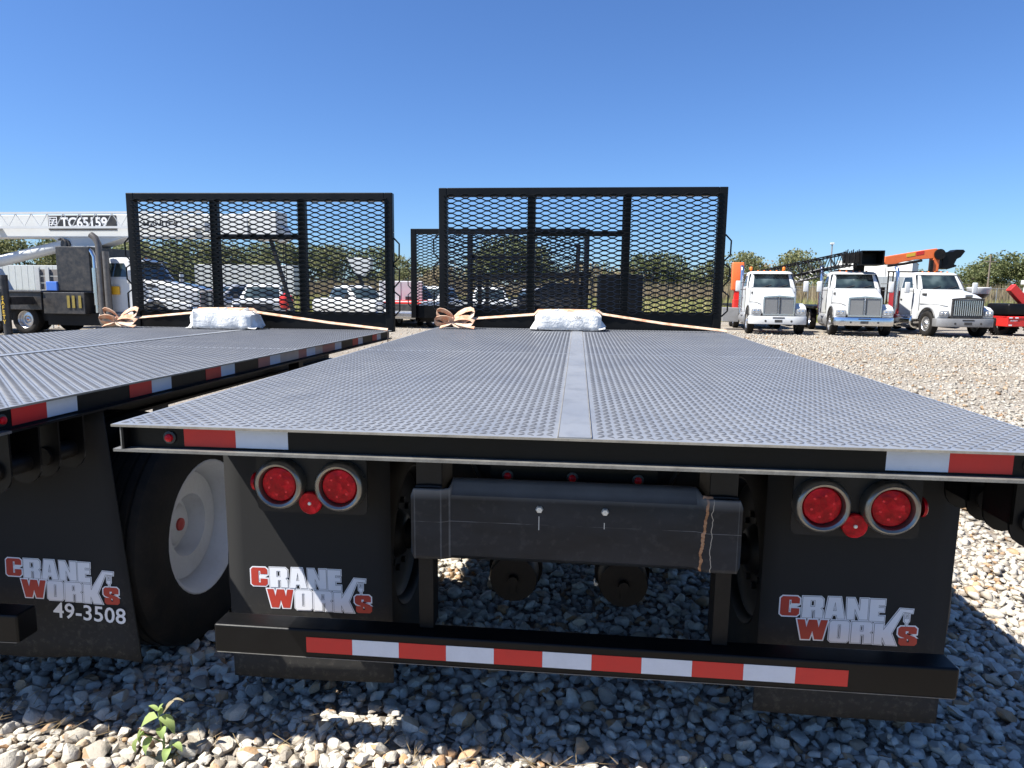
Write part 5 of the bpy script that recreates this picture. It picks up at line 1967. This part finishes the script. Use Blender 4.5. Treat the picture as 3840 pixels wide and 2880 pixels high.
# --- small vehicles seen through the mesh
def build_pickup(name, body='white_paint'):
    root = empty(name)
    m = MB()   # facing -Y, origin at centre on the ground
    lv = [(0.38, 0.86, -2.55, 2.6, .12), (0.62, 0.97, -2.68, 2.7, .18), (0.95, 0.98, -2.68, 2.7, .2), (1.10, 0.95, -2.62, 2.68, .2), (1.14, 0.90, -2.4, 2.66, .2)]
    m.loft([rr_ring('Z', z, -w, w, y0, y1, rd, 4) for z, w, y0, y1, rd in lv])
    m.build('body', M[body], root, smooth=radians(38))
    m = MB()
    lv2 = [(1.14, 0.90, -0.95, 1.25, .15), (1.25, 0.88, -0.85, 1.2, .15), (1.68, 0.72, -0.15, 1.05, .15), (1.78, 0.66, 0.0, 0.95, .15), (1.80, 0.5, 0.15, 0.8, .15)]
    m.loft([rr_ring('Z', z, -w, w, y0, y1, rd, 4) for z, w, y0, y1, rd in lv2])
    m.build('cab', M[body], root, smooth=radians(38))
    m = MB()
    m.quad((-0.72, -0.90, 1.22), (0.72, -0.90, 1.22), (0.62, -0.20, 1.67), (-0.62, -0.20, 1.67))
    m.build('windscreen', M['glass'], root)
    for s in (-1, 1):
        m = MB()
        m.quad((s * 0.888, -0.62, 1.26), (s * 0.888, 1.05, 1.26), (s * 0.738, 0.92, 1.66), (s * 0.738, -0.05, 1.66))
        m.build('side_window', M['glass'], root)
        for y in (-1.65, 1.75):
            wheel(root, (s * 0.85, y, 0.38), s, R=0.38, W=0.24, rim=0.22, dish=0.02, rim_mat='rim_steel', cap_mat='chrome', n=20)
        m = MB()
        a, b = sorted((s * 0.60, s * 0.90))
        m.box(a, b, -2.70, -2.55, 0.82, 1.0)
        m.build('headlight', M['chrome'], root, bevel=0.02)
        m = MB()
        a, b = sorted((s * 0.98, s * 1.14))
        m.box(a, b, -0.62, -0.52, 1.18, 1.36)
        m.build('mirror', M['dark_trim'], root, bevel=0.02)
    m = MB()
    m.box(-0.58, 0.58, -2.72, -2.6, 0.72, 1.0)
    m.build('grille', M['dark_trim'], root, bevel=0.01)
    m = MB()
    m.box(-0.95, 0.95, -2.80, -2.6, 0.45, 0.66)
    m.build('bumper', M['chrome'], root, bevel=0.03)
    return root


def recolour(root, old, new):
    for c in [root] + list(root.children):
        if c.type == 'MESH' and c.data.materials and c.data.materials[0] == M[old]:
            c.data = c.data.copy()
            c.data.materials[0] = M[new]


pk = build_pickup('pickup_truck')
cars = [
    ((-13.6, 26.4), 20, None, 'white pickup truck seen through the mesh beside the crane truck nose'),
    ((-10.2, 29.0), 52, None, 'white pickup truck with a dark roof line seen through the mesh near the hanging hook'),
    ((-6.75, 28.9), -15, None, 'white pickup truck with a red hood stripe seen between the two tall headboards'),
    ((-4.3, 31.0), 8, None, 'white pickup truck seen through two layers of headboard mesh'),
    ((-11.9, 33.0), 40, None, 'white pickup truck half hidden behind the leaning crane prop'),
    ((-8.6, 34.0), -20, 'silver', 'silver pickup truck below the far white crane head'),
    ((-2.2, 36.0), 25, 'silver', 'silver pickup truck far behind the middle headboard'),
    ((-17.5, 30.5), -30, 'silver', 'silver pickup truck parked behind the crane truck nose'),
]
for i, ((x, y), rz, colr, lab) in enumerate(cars):
    c = pk if i == 0 else copy_tree(pk)
    c.location = (x, y, 0)
    c.rotation_euler = (0, 0, radians(rz))
    tag(c, lab, 'pickup truck', 'pickup trucks parked beyond the trailers')
    if 'stripe' in lab:
        m = MB()
        m.box(-0.75, 0.75, -2.45, -1.1, 1.141, 1.165)
        m.box(-0.9, 0.9, -2.70, -2.6, 1.02, 1.10)
        m.build('hood_stripe', M['red_machine'], c, bevel=0.01)
    if colr:
        recolour(c, 'white_paint', colr)

# tall white service van body between the headboards
o = empty('service_truck', (-8.05, 28.6, 0), radians(12))
tag(o, 'tall white service truck body standing beside the red striped pickup', 'truck')
m = MB()
m.box(-0.95, 0.95, -1.0, 2.6, 0.75, 2.0)
m.build('body', M['white_paint'], o, bevel=0.04, seg=3)
m = MB()
for x in (-0.45, 0.0, 0.45):
    m.box(x - 0.012, x + 0.012, -1.008, -1.0, 0.85, 1.95)
m.build('panel_joint', M['grey_print'], o)
m = MB()
m.box(0.2, 0.6, -1.06, -1.0, 1.15, 1.32)
m.box(-0.3, 0.7, -1.12, -1.0, 0.55, 0.72)
m.build('step_bar', M['dark_trim'], o)
for s in (-1, 1):
    for y in (-0.3, 1.7):
        wheel(o, (s * 0.82, y, 0.42), s, R=0.42, W=0.26, rim=0.24, dish=0.04, rim_mat='rim_steel', n=20)
MB().box(-0.8, 0.8, -0.9, 2.5, 0.5, 0.75).build('chassis', M['chassis'], o)

# white crane head standing far behind
o = empty('mobile_crane', (-14.6, 42.7, 0))
tag(o, 'far white crane with raised bucket head seen through the mesh', 'crane')
m = MB()
m.prism([(-0.9, 3.75), (0.8, 3.7), (0.75, 3.0), (0.2, 2.5), (-0.35, 2.75)], 'Y', -0.3, 0.3)
m.build('boom_head', M['white_paint'], o, bevel=0.04)
m = MB()
m.bar((-0.5, 0, 3.3), (0.5, 0, 1.0), 0.2, 0.2)
m.build('boom', M['chassis'], o)
m = MB()
m.box(-1.2, 2.2, -0.8, 0.8, 0.7, 1.3)
m.build('carrier', M['blue'], o, bevel=0.04)
for x in (-0.7, 1.6):
    for s in (-1, 1):
        w = wheel(o, (x, s * 0.75, 0.45), s, R=0.45, W=0.25, rim=0.25, n=18)
        w.rotation_euler = (0, 0, pi / 2)

# black cabinet on the ground by the far trailer
o = empty('equipment_cabinet', (0.66, 9.3, 0))
tag(o, 'black steel cabinet standing behind the middle headboard', 'cabinet')
MB().box(-0.35, 0.35, -0.3, 0.4, 0.12, 1.86).build('body', M['black'], o, bevel=0.02)
for x in (-0.3, 0.24):
    MB().box(x, x + 0.06, -0.28, 0.38, 0, 0.12).build('foot', M['chassis'], o)
for x in (-0.17, 0.17):
    MB().box(x - 0.155, x + 0.155, -0.312, -0.3, 0.2, 1.8).build('door', M['black'], o, bevel=0.004)

o = empty('equipment_rack', (-0.75, 9.6, HD + 0.012))
tag(o, 'black steel rack with long bars and a dark load standing on the far trailer', 'rack')
m = MB()
for x in (-0.85, 0.82):
    for y in (-0.4, 0.5):
        MB().box(x - 0.03, x + 0.03, y - 0.03, y + 0.03, 0.0, 0.66).build('post', M['chassis'], o)
m = MB()
m.bar((-0.95, -0.4, 0.60), (0.95, -0.4, 0.66), 0.08, 0.08)
m.bar((-0.95, 0.5, 0.60), (0.95, 0.5, 0.66), 0.08, 0.08)
m.build('top_bar', M['chassis'], o)
m = MB()
m.prism([(-0.25, 0.0), (0.9, 0.0), (0.9, 0.50), (0.3, 0.52), (-0.25, 0.26)], 'Y', -0.35, 0.45)
m.build('covered_load', M['dark_trim'], o, bevel=0.05, seg=3)
m = MB()
m.bar((0.70, -0.5, 0.0), (0.74, -0.5, 1.12), 0.07, 0.05)
m.build('upright', M['chassis'], o)

# far box trailers
def box_trailer(loc, rz, L_, label, mat):
    o = empty('box_trailer', loc, radians(rz))
    tag(o, label, 'trailer', 'box trailers parked far off')
    m = MB()
    m.box(-L_ / 2, L_ / 2, -1.25, 1.25, 1.1, 3.5)
    m.build('box_body', M[mat], o, bevel=0.03)
    m = MB()
    k = int(L_ / 0.6)
    for i in range(k + 1):
        x = -L_ / 2 + i * L_ / k
        m.box(x - 0.02, x + 0.02, -1.262, -1.25, 1.15, 3.45)
    m.build('wall_ribs', M[mat], o)
    m = MB()
    m.box(-L_ / 2, L_ / 2, -0.5, 0.5, 0.85, 1.1)
    m.box(L_ / 2 - 2.2, L_ / 2 - 2.0, -1, 1, 0.0, 0.85)
    m.build('chassis', M['chassis'], o)
    for x in (-L_ / 2 + 1.2, -L_ / 2 + 2.4):
        for s in (-1, 1):
            w = wheel(o, (x, s * 1.0, 0.5), s, R=0.5, W=0.3, rim=0.28, n=18)
            w.rotation_euler = (0, 0, pi / 2)
    return o


box_trailer((-26.8, 51.5, 0), 4, 8.0, 'pale grey box trailer far off behind the trailer mesh', 'boom_grey')
box_trailer((28.6, 62.5, -0.2), 5, 5.0, 'white box trailer far off behind the truck with the black lattice boom', 'white_paint')
box_trailer((-47, 56, 0), 0, 11.0, 'long white box trailer far behind the crane truck', 'white_paint')

# white warehouse
o = empty('warehouse', (33.2, 76, 0), radians(-28))
tag(o, 'white flat roofed warehouse wall rising behind the orange boom', 'building')
m = MB()
m.box(-4.6, 2.7, 0, 12, 0, 5.35)
m.build('wall', M['building'], o)
for x in (-2.95, 0.2):
    MB().box(x - 0.03, x + 0.03, -0.03, -0.002, 0, 5.3).build('wall_joint', M['grey_steel'], o)
MB().box(-4.65, 2.75, -0.05, 12.1, 5.352, 5.45).build('roof_edge', M['building'], o)

# red truck-mounted forklift at the right edge
o = empty('forklift', (18.15, 28.0, 0), radians(8))
tag(o, 'red three wheel forklift with a black engine cover cut off at the picture edge', 'forklift')
m = MB()
m.box(-0.85, 1.2, -0.55, 0.9, 0.38, 0.80)
m.prism([(-0.85, 0.80), (0.4, 0.80), (0.55, 0.70), (-0.85, 0.70)], 'Y', -0.57, 0.6)
m.build('chassis', M['red_machine'], o, bevel=0.03, seg=3)
m = MB()
m.box(-0.78, 0.12, -0.45, 0.8, 0.802, 1.32)
m.build('engine_cover', M['black'], o, bevel=0.10, seg=4, smooth=SM)
m = MB()
m.bar((-0.35, 0.1, 1.98), (0.32, 0.1, 1.35), 0.24, 0.34)
m.bar((0.18, 0.1, 1.45), (0.45, 0.1, 0.6), 0.22, 0.2)
m.bar((0.2, 0.1, 1.48), (1.0, 0.1, 1.48), 0.24, 0.22)
m.build('lift_arm', M['red_machine'], o, bevel=0.02)
m = MB()
m.tube([(0.35, 0.3, 1.5), (0.42, 0.3, 2.1)], 0.03, 8)
m.box(0.30, 0.52, 0.2, 0.4, 2.1, 2.28)
m.build('work_light', M['white_paint'], o, bevel=0.03)
m = MB()
m.lathe(tyre_prof(0.40, 0.32, 0.19), axis='Y', n=36, caps=False)
for k in range(22):
    t = 2 * pi * k / 22
    for s in (-1, 1):
        a = Vector((0.40 * cos(t), 0, 0.40 * sin(t)))
        b = Vector((0.40 * cos(t + 0.16), s * 0.15, 0.40 * sin(t + 0.16)))
        m.bar(a, b, 0.035, 0.05, up=tuple(a.normalized()))
for x, y in ((0.42, -0.45),):
    w = m.build('wheel', M['tyre'], o, loc=(x, y, 0.41))
    mm = MB()
    mm.lathe([(0.20, -0.13), (0.17, -0.10), (0.14, -0.06), (0.06, -0.08), (0.0005, -0.09)], axis='Y', n=24, caps=False)
    mm.build('rim', M['rim_steel'], w, smooth=SM)
w2 = w.copy()
COL.objects.link(w2)
w2.location = (0.42, 0.95, 0.41)
w2 = w.copy()
COL.objects.link(w2)
w2.location = (-0.6, 0.2, 0.41)
tm = text_mesh("MOFFETT", 0.07, 0.001, 0, 'LEFT')
tm.materials.append(M['white_print'])
to = bpy.data.objects.new('lettering', tm)
COL.objects.link(to)
to.parent = child(o, 'chassis')[0]
to.location = (-0.75, -0.575, 0.60)
to.rotation_euler = (pi / 2, 0, 0)
m = MB()
for x, z in ((-0.8, 0.72), (-0.55, 0.72), (-0.8, 0.42)):
    m.box(x, x + 0.13, -0.578, -0.571, z, z + 0.05)
m.build('sticker', M['white_print'], o)

# white hopper bowl right of the bar grille truck
o = empty('mixer_hopper', (17.25, 29.3, 0))
tag(o, 'white bowl shaped hopper with black underside standing right of the bar grille truck', 'hopper')
m = MB()
m.lathe([(0.44, 1.98), (0.46, 1.95), (0.40, 1.72), (0.25, 1.55), (0.05, 1.48)], axis='Z', n=24, caps=False)
m.lathe([(0.42, 1.97), (0.36, 1.74), (0.2, 1.6)], axis='Z', n=24, caps=False)
m.build('bowl', M['white_paint'], o, smooth=SM)
m = MB()
m.lathe([(0.40, 1.70), (0.27, 1.53), (0.06, 1.45), (0.05, 0.0)], axis='Z', n=20)
m.build('stand', M['dark_trim'], o, smooth=SM)


# ------------------------------------------------------------------ fence, poles
def fence(x0, x1, y0, y1, h, label):
    o = empty('chain_link_fence', (x0, y0, 0), math.atan2(y1 - y0, x1 - x0))
    tag(o, label, 'fence')
    Ln = math.hypot(x1 - x0, y1 - y0)
    n = int(Ln / 3.0)
    for i in range(n + 1):
        m = MB()
        x = Ln * i / n
        m.tube([(x, 0, 0), (x, 0, h + 0.05)], 0.03, 6)
        m.build('post', M['grey_steel'], o)
    m = MB()
    m.tube([(0, 0, h), (Ln, 0, h)], 0.022, 6)
    m.build('top_rail', M['grey_steel'], o)
    m = MB()
    step = 0.22
    k = int((Ln + h) / step)
    for i in range(k):
        for s in (1, -1):
            a = i * step - (h if s > 0 else 0)
            p, q = (a, 0.02), (a + h, h) if s > 0 else (a + h, 0.02)
            if s < 0:
                p, q = (a - 0 + 0, h), (a + h, 0.02)
            if p[0] < 0 or q[0] > Ln:
                continue
            m.bar((p[0], 0.004 * s, p[1]), (q[0], 0.004 * s, q[1]), 0.004, 0.004)
    w = m.build('wire_mesh', M['grey_steel'], o)
    w['kind'] = 'stuff'


fence(12, 48, 44, 46, 2.1, 'grey chain link fence beyond the trucks at the field edge')

for (x, y, h, lab) in ((30.1, 83, 7.6, 'slim light pole with a pale lamp head above the lattice boom truck'), (49.2, 85, 6.6, 'bare timber utility pole among the trees beyond the bar grille truck')):
    o = empty('utility_pole', (x, y, 0))
    tag(o, lab, 'pole')
    m = MB()
    m.tube([(0, 0, 0), (0, 0, h)], [0.13, 0.08], 8)
    m.build('shaft', M['pole_wood'] if 'timber' in lab else M['grey_steel'], o, smooth=SM)
    m = MB()
    if 'lamp' in lab:
        m.box(-0.22, 0.22, -0.15, 0.15, h, h + 0.22)
        m.build('lamp_head', M['white_paint'], o, bevel=0.05)
    else:
        m.bar((-0.7, 0, h - 0.8), (0.7, 0, h - 0.8), 0.1, 0.12)
        m.build('cross_arm', M['pole_wood'], o)


# ------------------------------------------------------------------ trees
def leaf_cloud(n, fn, size, rs, aspect=0.6):
    C = np.array([fn() for _ in range(n)])
    a = rs.normal(size=(n, 3))
    a /= np.linalg.norm(a, axis=1)[:, None]
    b = rs.normal(size=(n, 3))
    b = np.cross(a, b)
    b /= np.linalg.norm(b, axis=1)[:, None]
    s = size * rs.uniform(0.6, 1.3, n)[:, None]
    V = np.stack([C - a * s, C + b * s * aspect, C + a * s, C - b * s * aspect], 1).reshape(-1, 3)
    Fc = np.arange(n * 4).reshape(-1, 4)
    return V, Fc


def tree_proto(seed, h, w, mat, n, kind):
    rs = np.random.default_rng(seed)
    root = empty('tree')
    m = MB()
    th = h * (0.35 if kind != 'bush' else 0.15)
    limbs = []
    nst = 1 if kind == 'tree' else 3
    for k in range(nst):
        bx, by = rs.uniform(-0.3, 0.3, 2) * (nst > 1)
        pts = [(bx, by, -0.1), (bx + rs.uniform(-.1, .1), by, th * 0.5), (bx + rs.uniform(-.25, .25), by + rs.uniform(-.2, .2), th)]
        m.tube(pts, [0.18 * h / 7, 0.14 * h / 7, 0.11 * h / 7], 7)
        for q in range(5):
            t = 2 * pi * (q + rs.uniform(0, 0.6)) / 5
            e = (pts[2][0] + cos(t) * w * 0.35, pts[2][1] + sin(t) * w * 0.35, h * rs.uniform(0.55, 0.92))
            md = ((pts[2][0] + e[0]) / 2 + rs.uniform(-.2, .2), (pts[2][1] + e[1]) / 2, (th + e[2]) / 2 + 0.1)
            m.tube([pts[2], md, e], [0.08 * h / 7, 0.05 * h / 7, 0.015], 5)
            limbs.append(e)
    m.build('trunk', M['bark'], root, smooth=SM)
    nc = 46
    cl = []
    while len(cl) < nc:
        p = rs.uniform(-1, 1, 3)
        if np.linalg.norm(p) > 1 or rs.random() > 0.25 + 0.75 * np.linalg.norm(p):
            continue
        zc = (0.62 if kind == 'tree' else 0.5) * h
        cl.append((p[0] * w / 2 * 0.88, p[1] * w / 2 * 0.88, zc + p[2] * (h - zc) * 0.88 if p[2] > 0 else zc + p[2] * zc * (0.6 if kind == 'tree' else 0.9), rs.uniform(0.10, 0.2) * w))
    cl = np.array(cl)

    def pt():
        c = cl[rs.integers(0, nc)]
        d = rs.normal(size=3)
        d /= np.linalg.norm(d)
        rr = c[3] * rs.random() ** 0.4
        return (c[0] + d[0] * rr, c[1] + d[1] * rr, max(0.1, c[2] + d[2] * rr * 0.75))
    V, Fc = leaf_cloud(n, pt, 0.16 * (h / 7) ** 0.5, rs)
    co = bpy.data.objects.new('crown', mesh_np('crown', V, Fc, mat))
    COL.objects.link(co)
    co.parent = root
    return root


protos = [
    (tree_proto(1, 8.0, 7.0, M['leaf_dark'], 3600, 'tree'), 8.0, 'dense dark green oak tree'),
    (tree_proto(2, 7.0, 6.0, M['leaf_olive'], 3000, 'tree'), 7.0, 'olive green loose crowned tree'),
    (tree_proto(3, 5.0, 6.5, M['leaf_dark'], 2600, 'bush'), 5.0, 'low dark green bushy tree'),
    (tree_proto(4, 4.5, 5.5, M['leaf_dry'], 1500, 'bush'), 4.5, 'thin brownish scrub tree'),
    (tree_proto(5, 6.0, 4.5, M['leaf_olive'], 2400, 'bush'), 6.0, 'pale green upright scrub tree'),
]
used = [False] * len(protos)
# (x, y, height, prototype)
T = []
for (x, y, h, k) in ((-84, 86, 9.5, 0), (-79, 84, 9.0, 1), (-73, 88, 9.5, 0), (-69, 84, 8.2, 1), (-64, 90, 9, 0), (-59, 86, 8.4, 2), (-55, 88, 9.0, 0), (-50, 87, 8.2, 1), (-46, 91, 8.6, 0), (-41, 88, 8.2, 1),
                     (-37, 90, 8.4, 0), (-33, 88, 7.8, 1), (-29, 92, 8.2, 0), (-25, 89, 7.2, 4), (-21, 92, 6.6, 2), (-18, 88, 5.2, 3), (-15, 92, 5.6, 4), (-12.5, 93, 8.0, 1), (-9.4, 90, 9.9, 0), (-6.6, 92, 8.2, 1),
                     (-3, 92, 6.2, 2), (0.5, 91, 5.8, 3), (3.4, 93, 5.9, 4), (6.5, 92, 5.4, 3), (9.4, 92, 7.4, 0), (12, 94, 7.6, 0), (14.4, 93, 6.2, 2), (17.4, 92, 6.4, 4), (20.0, 94, 5.6, 3), (22.0, 93, 7.4, 1),
                     (25.0, 96, 6.2, 3), (27.6, 94, 5.0, 3), (29.8, 94, 7.8, 1), (33, 110, 5, 3), (38, 100, 5.0, 2), (43, 97, 5.2, 2), (47, 96, 5.4, 4), (50.5, 96, 6.2, 2), (54, 95, 6.6, 0), (57, 96, 8.0, 0), (60, 94, 8.2, 0),
                     (63, 97, 7.6, 0), (67, 95, 7.0, 1), (72, 97, 7.0, 0), (27.0, 66, 3.6, 2), (30.2, 66, 3.2, 2), (33.2, 67, 3.1, 2), (36.2, 68, 3.4, 4), (39.5, 70, 3.3, 2), (-36, 62, 5.2, 2), (-31, 60, 4.6, 4), (-42, 60, 6.2, 1),
                     (-30.5, 45, 4.6, 4), (-34.5, 46, 4.2, 2), (-18.8, 70, 4.4, 4), (-15.6, 68, 3.6, 3)):
    T.append((x, y, h, k))
TREES = []
for i, (x, y, h, k) in enumerate(T):
    root, ph, lab = protos[k]
    c = root if not used[k] else copy_tree(root)
    used[k] = True
    s_ = h / ph
    c.location = (x, y, 0)
    c.scale = (s_ * random.uniform(0.95, 1.2), s_ * random.uniform(0.95, 1.2), s_)
    c.rotation_euler = (0, 0, random.uniform(0, 6.28))
    if x < -22:
        where = 'beyond the crane boom'
    elif x < -4:
        where = 'behind the left headboard gap'
    elif x < 16:
        where = 'behind the middle headboard right half'
    elif x < 32:
        where = 'above the white trucks'
    elif y < 75:
        where = 'in front of the warehouse'
    else:
        where = 'at far right beyond the trucks'
    if y < 75 and x < 0:
        where = 'standing nearer than the tree line'
    c['category'] = 'tree'
    c['group'] = lab + 's ' + where
    TREES.append((lab, where, x / (y + 1.7), c))

ORD = ('first', 'second', 'third', 'fourth', 'fifth', 'sixth', 'seventh', 'eighth', 'ninth', 'tenth')
for key in {(a, b) for a, b, _, _ in TREES}:
    grp = sorted([t for t in TREES if (t[0], t[1]) == key], key=lambda t: t[2])
    for i, t in enumerate(grp):
        t[3]['label'] = key[0] + ' ' + key[1] + ('' if len(grp) == 1 else ', ' + ORD[i] + ' from left')

# far wooded ridge behind the individual trees
rsn = np.random.default_rng(11)


def belt():
    x = rsn.uniform(-160, 160)
    top = 3.6 + 1.2 * sin(x * 0.07) + 0.9 * sin(x * 0.19 + 1)
    return (x, 108 + rsn.uniform(-5, 5), max(0.1, top * rsn.random()))


V, Fc = leaf_cloud(26000, belt, 0.5, rsn)
o = bpy.data.objects.new('woods', mesh_np('woods', V, Fc, M['leaf_dark']))
COL.objects.link(o)
tag(o, 'far dark wood behind the single trees', kind='stuff')

# tall field grass
def blades(name, n, x0, x1, y0, y1, h0, h1, w0, w1, mat, label):
    xy = np.column_stack([rng.uniform(x0, x1, n), y0 + (y1 - y0) * rng.random(n) ** 1.2])
    hh = rng.uniform(h0, h1, n)
    an = rng.uniform(0, 2 * pi, n)
    w = rng.uniform(w0, w1, n)
    lean = rng.normal(0, 0.18, (n, 2))
    V = np.stack([np.column_stack([xy[:, 0] - w * np.cos(an), xy[:, 1] - w * np.sin(an), np.zeros(n)]), np.column_stack([xy[:, 0] + w * np.cos(an), xy[:, 1] + w * np.sin(an), np.zeros(n)]),
                  np.column_stack([xy + lean, hh])], 1).reshape(-1, 3)
    o = bpy.data.objects.new(name, mesh_np(name, V, np.arange(n * 3).reshape(-1, 3), mat))
    COL.objects.link(o)
    tag(o, label, kind='stuff')


blades('field_grass', 30000, -60, 70, 40, 62, 0.5, 1.5, 0.04, 0.10, M['field_grass'], 'tall dry yellow green grass across the field')
blades('brown_weeds', 26000, -80, 90, 62, 86, 1.4, 3.1, 0.07, 0.16, M['leaf_dry'], 'tall brown weeds in front of the trees')
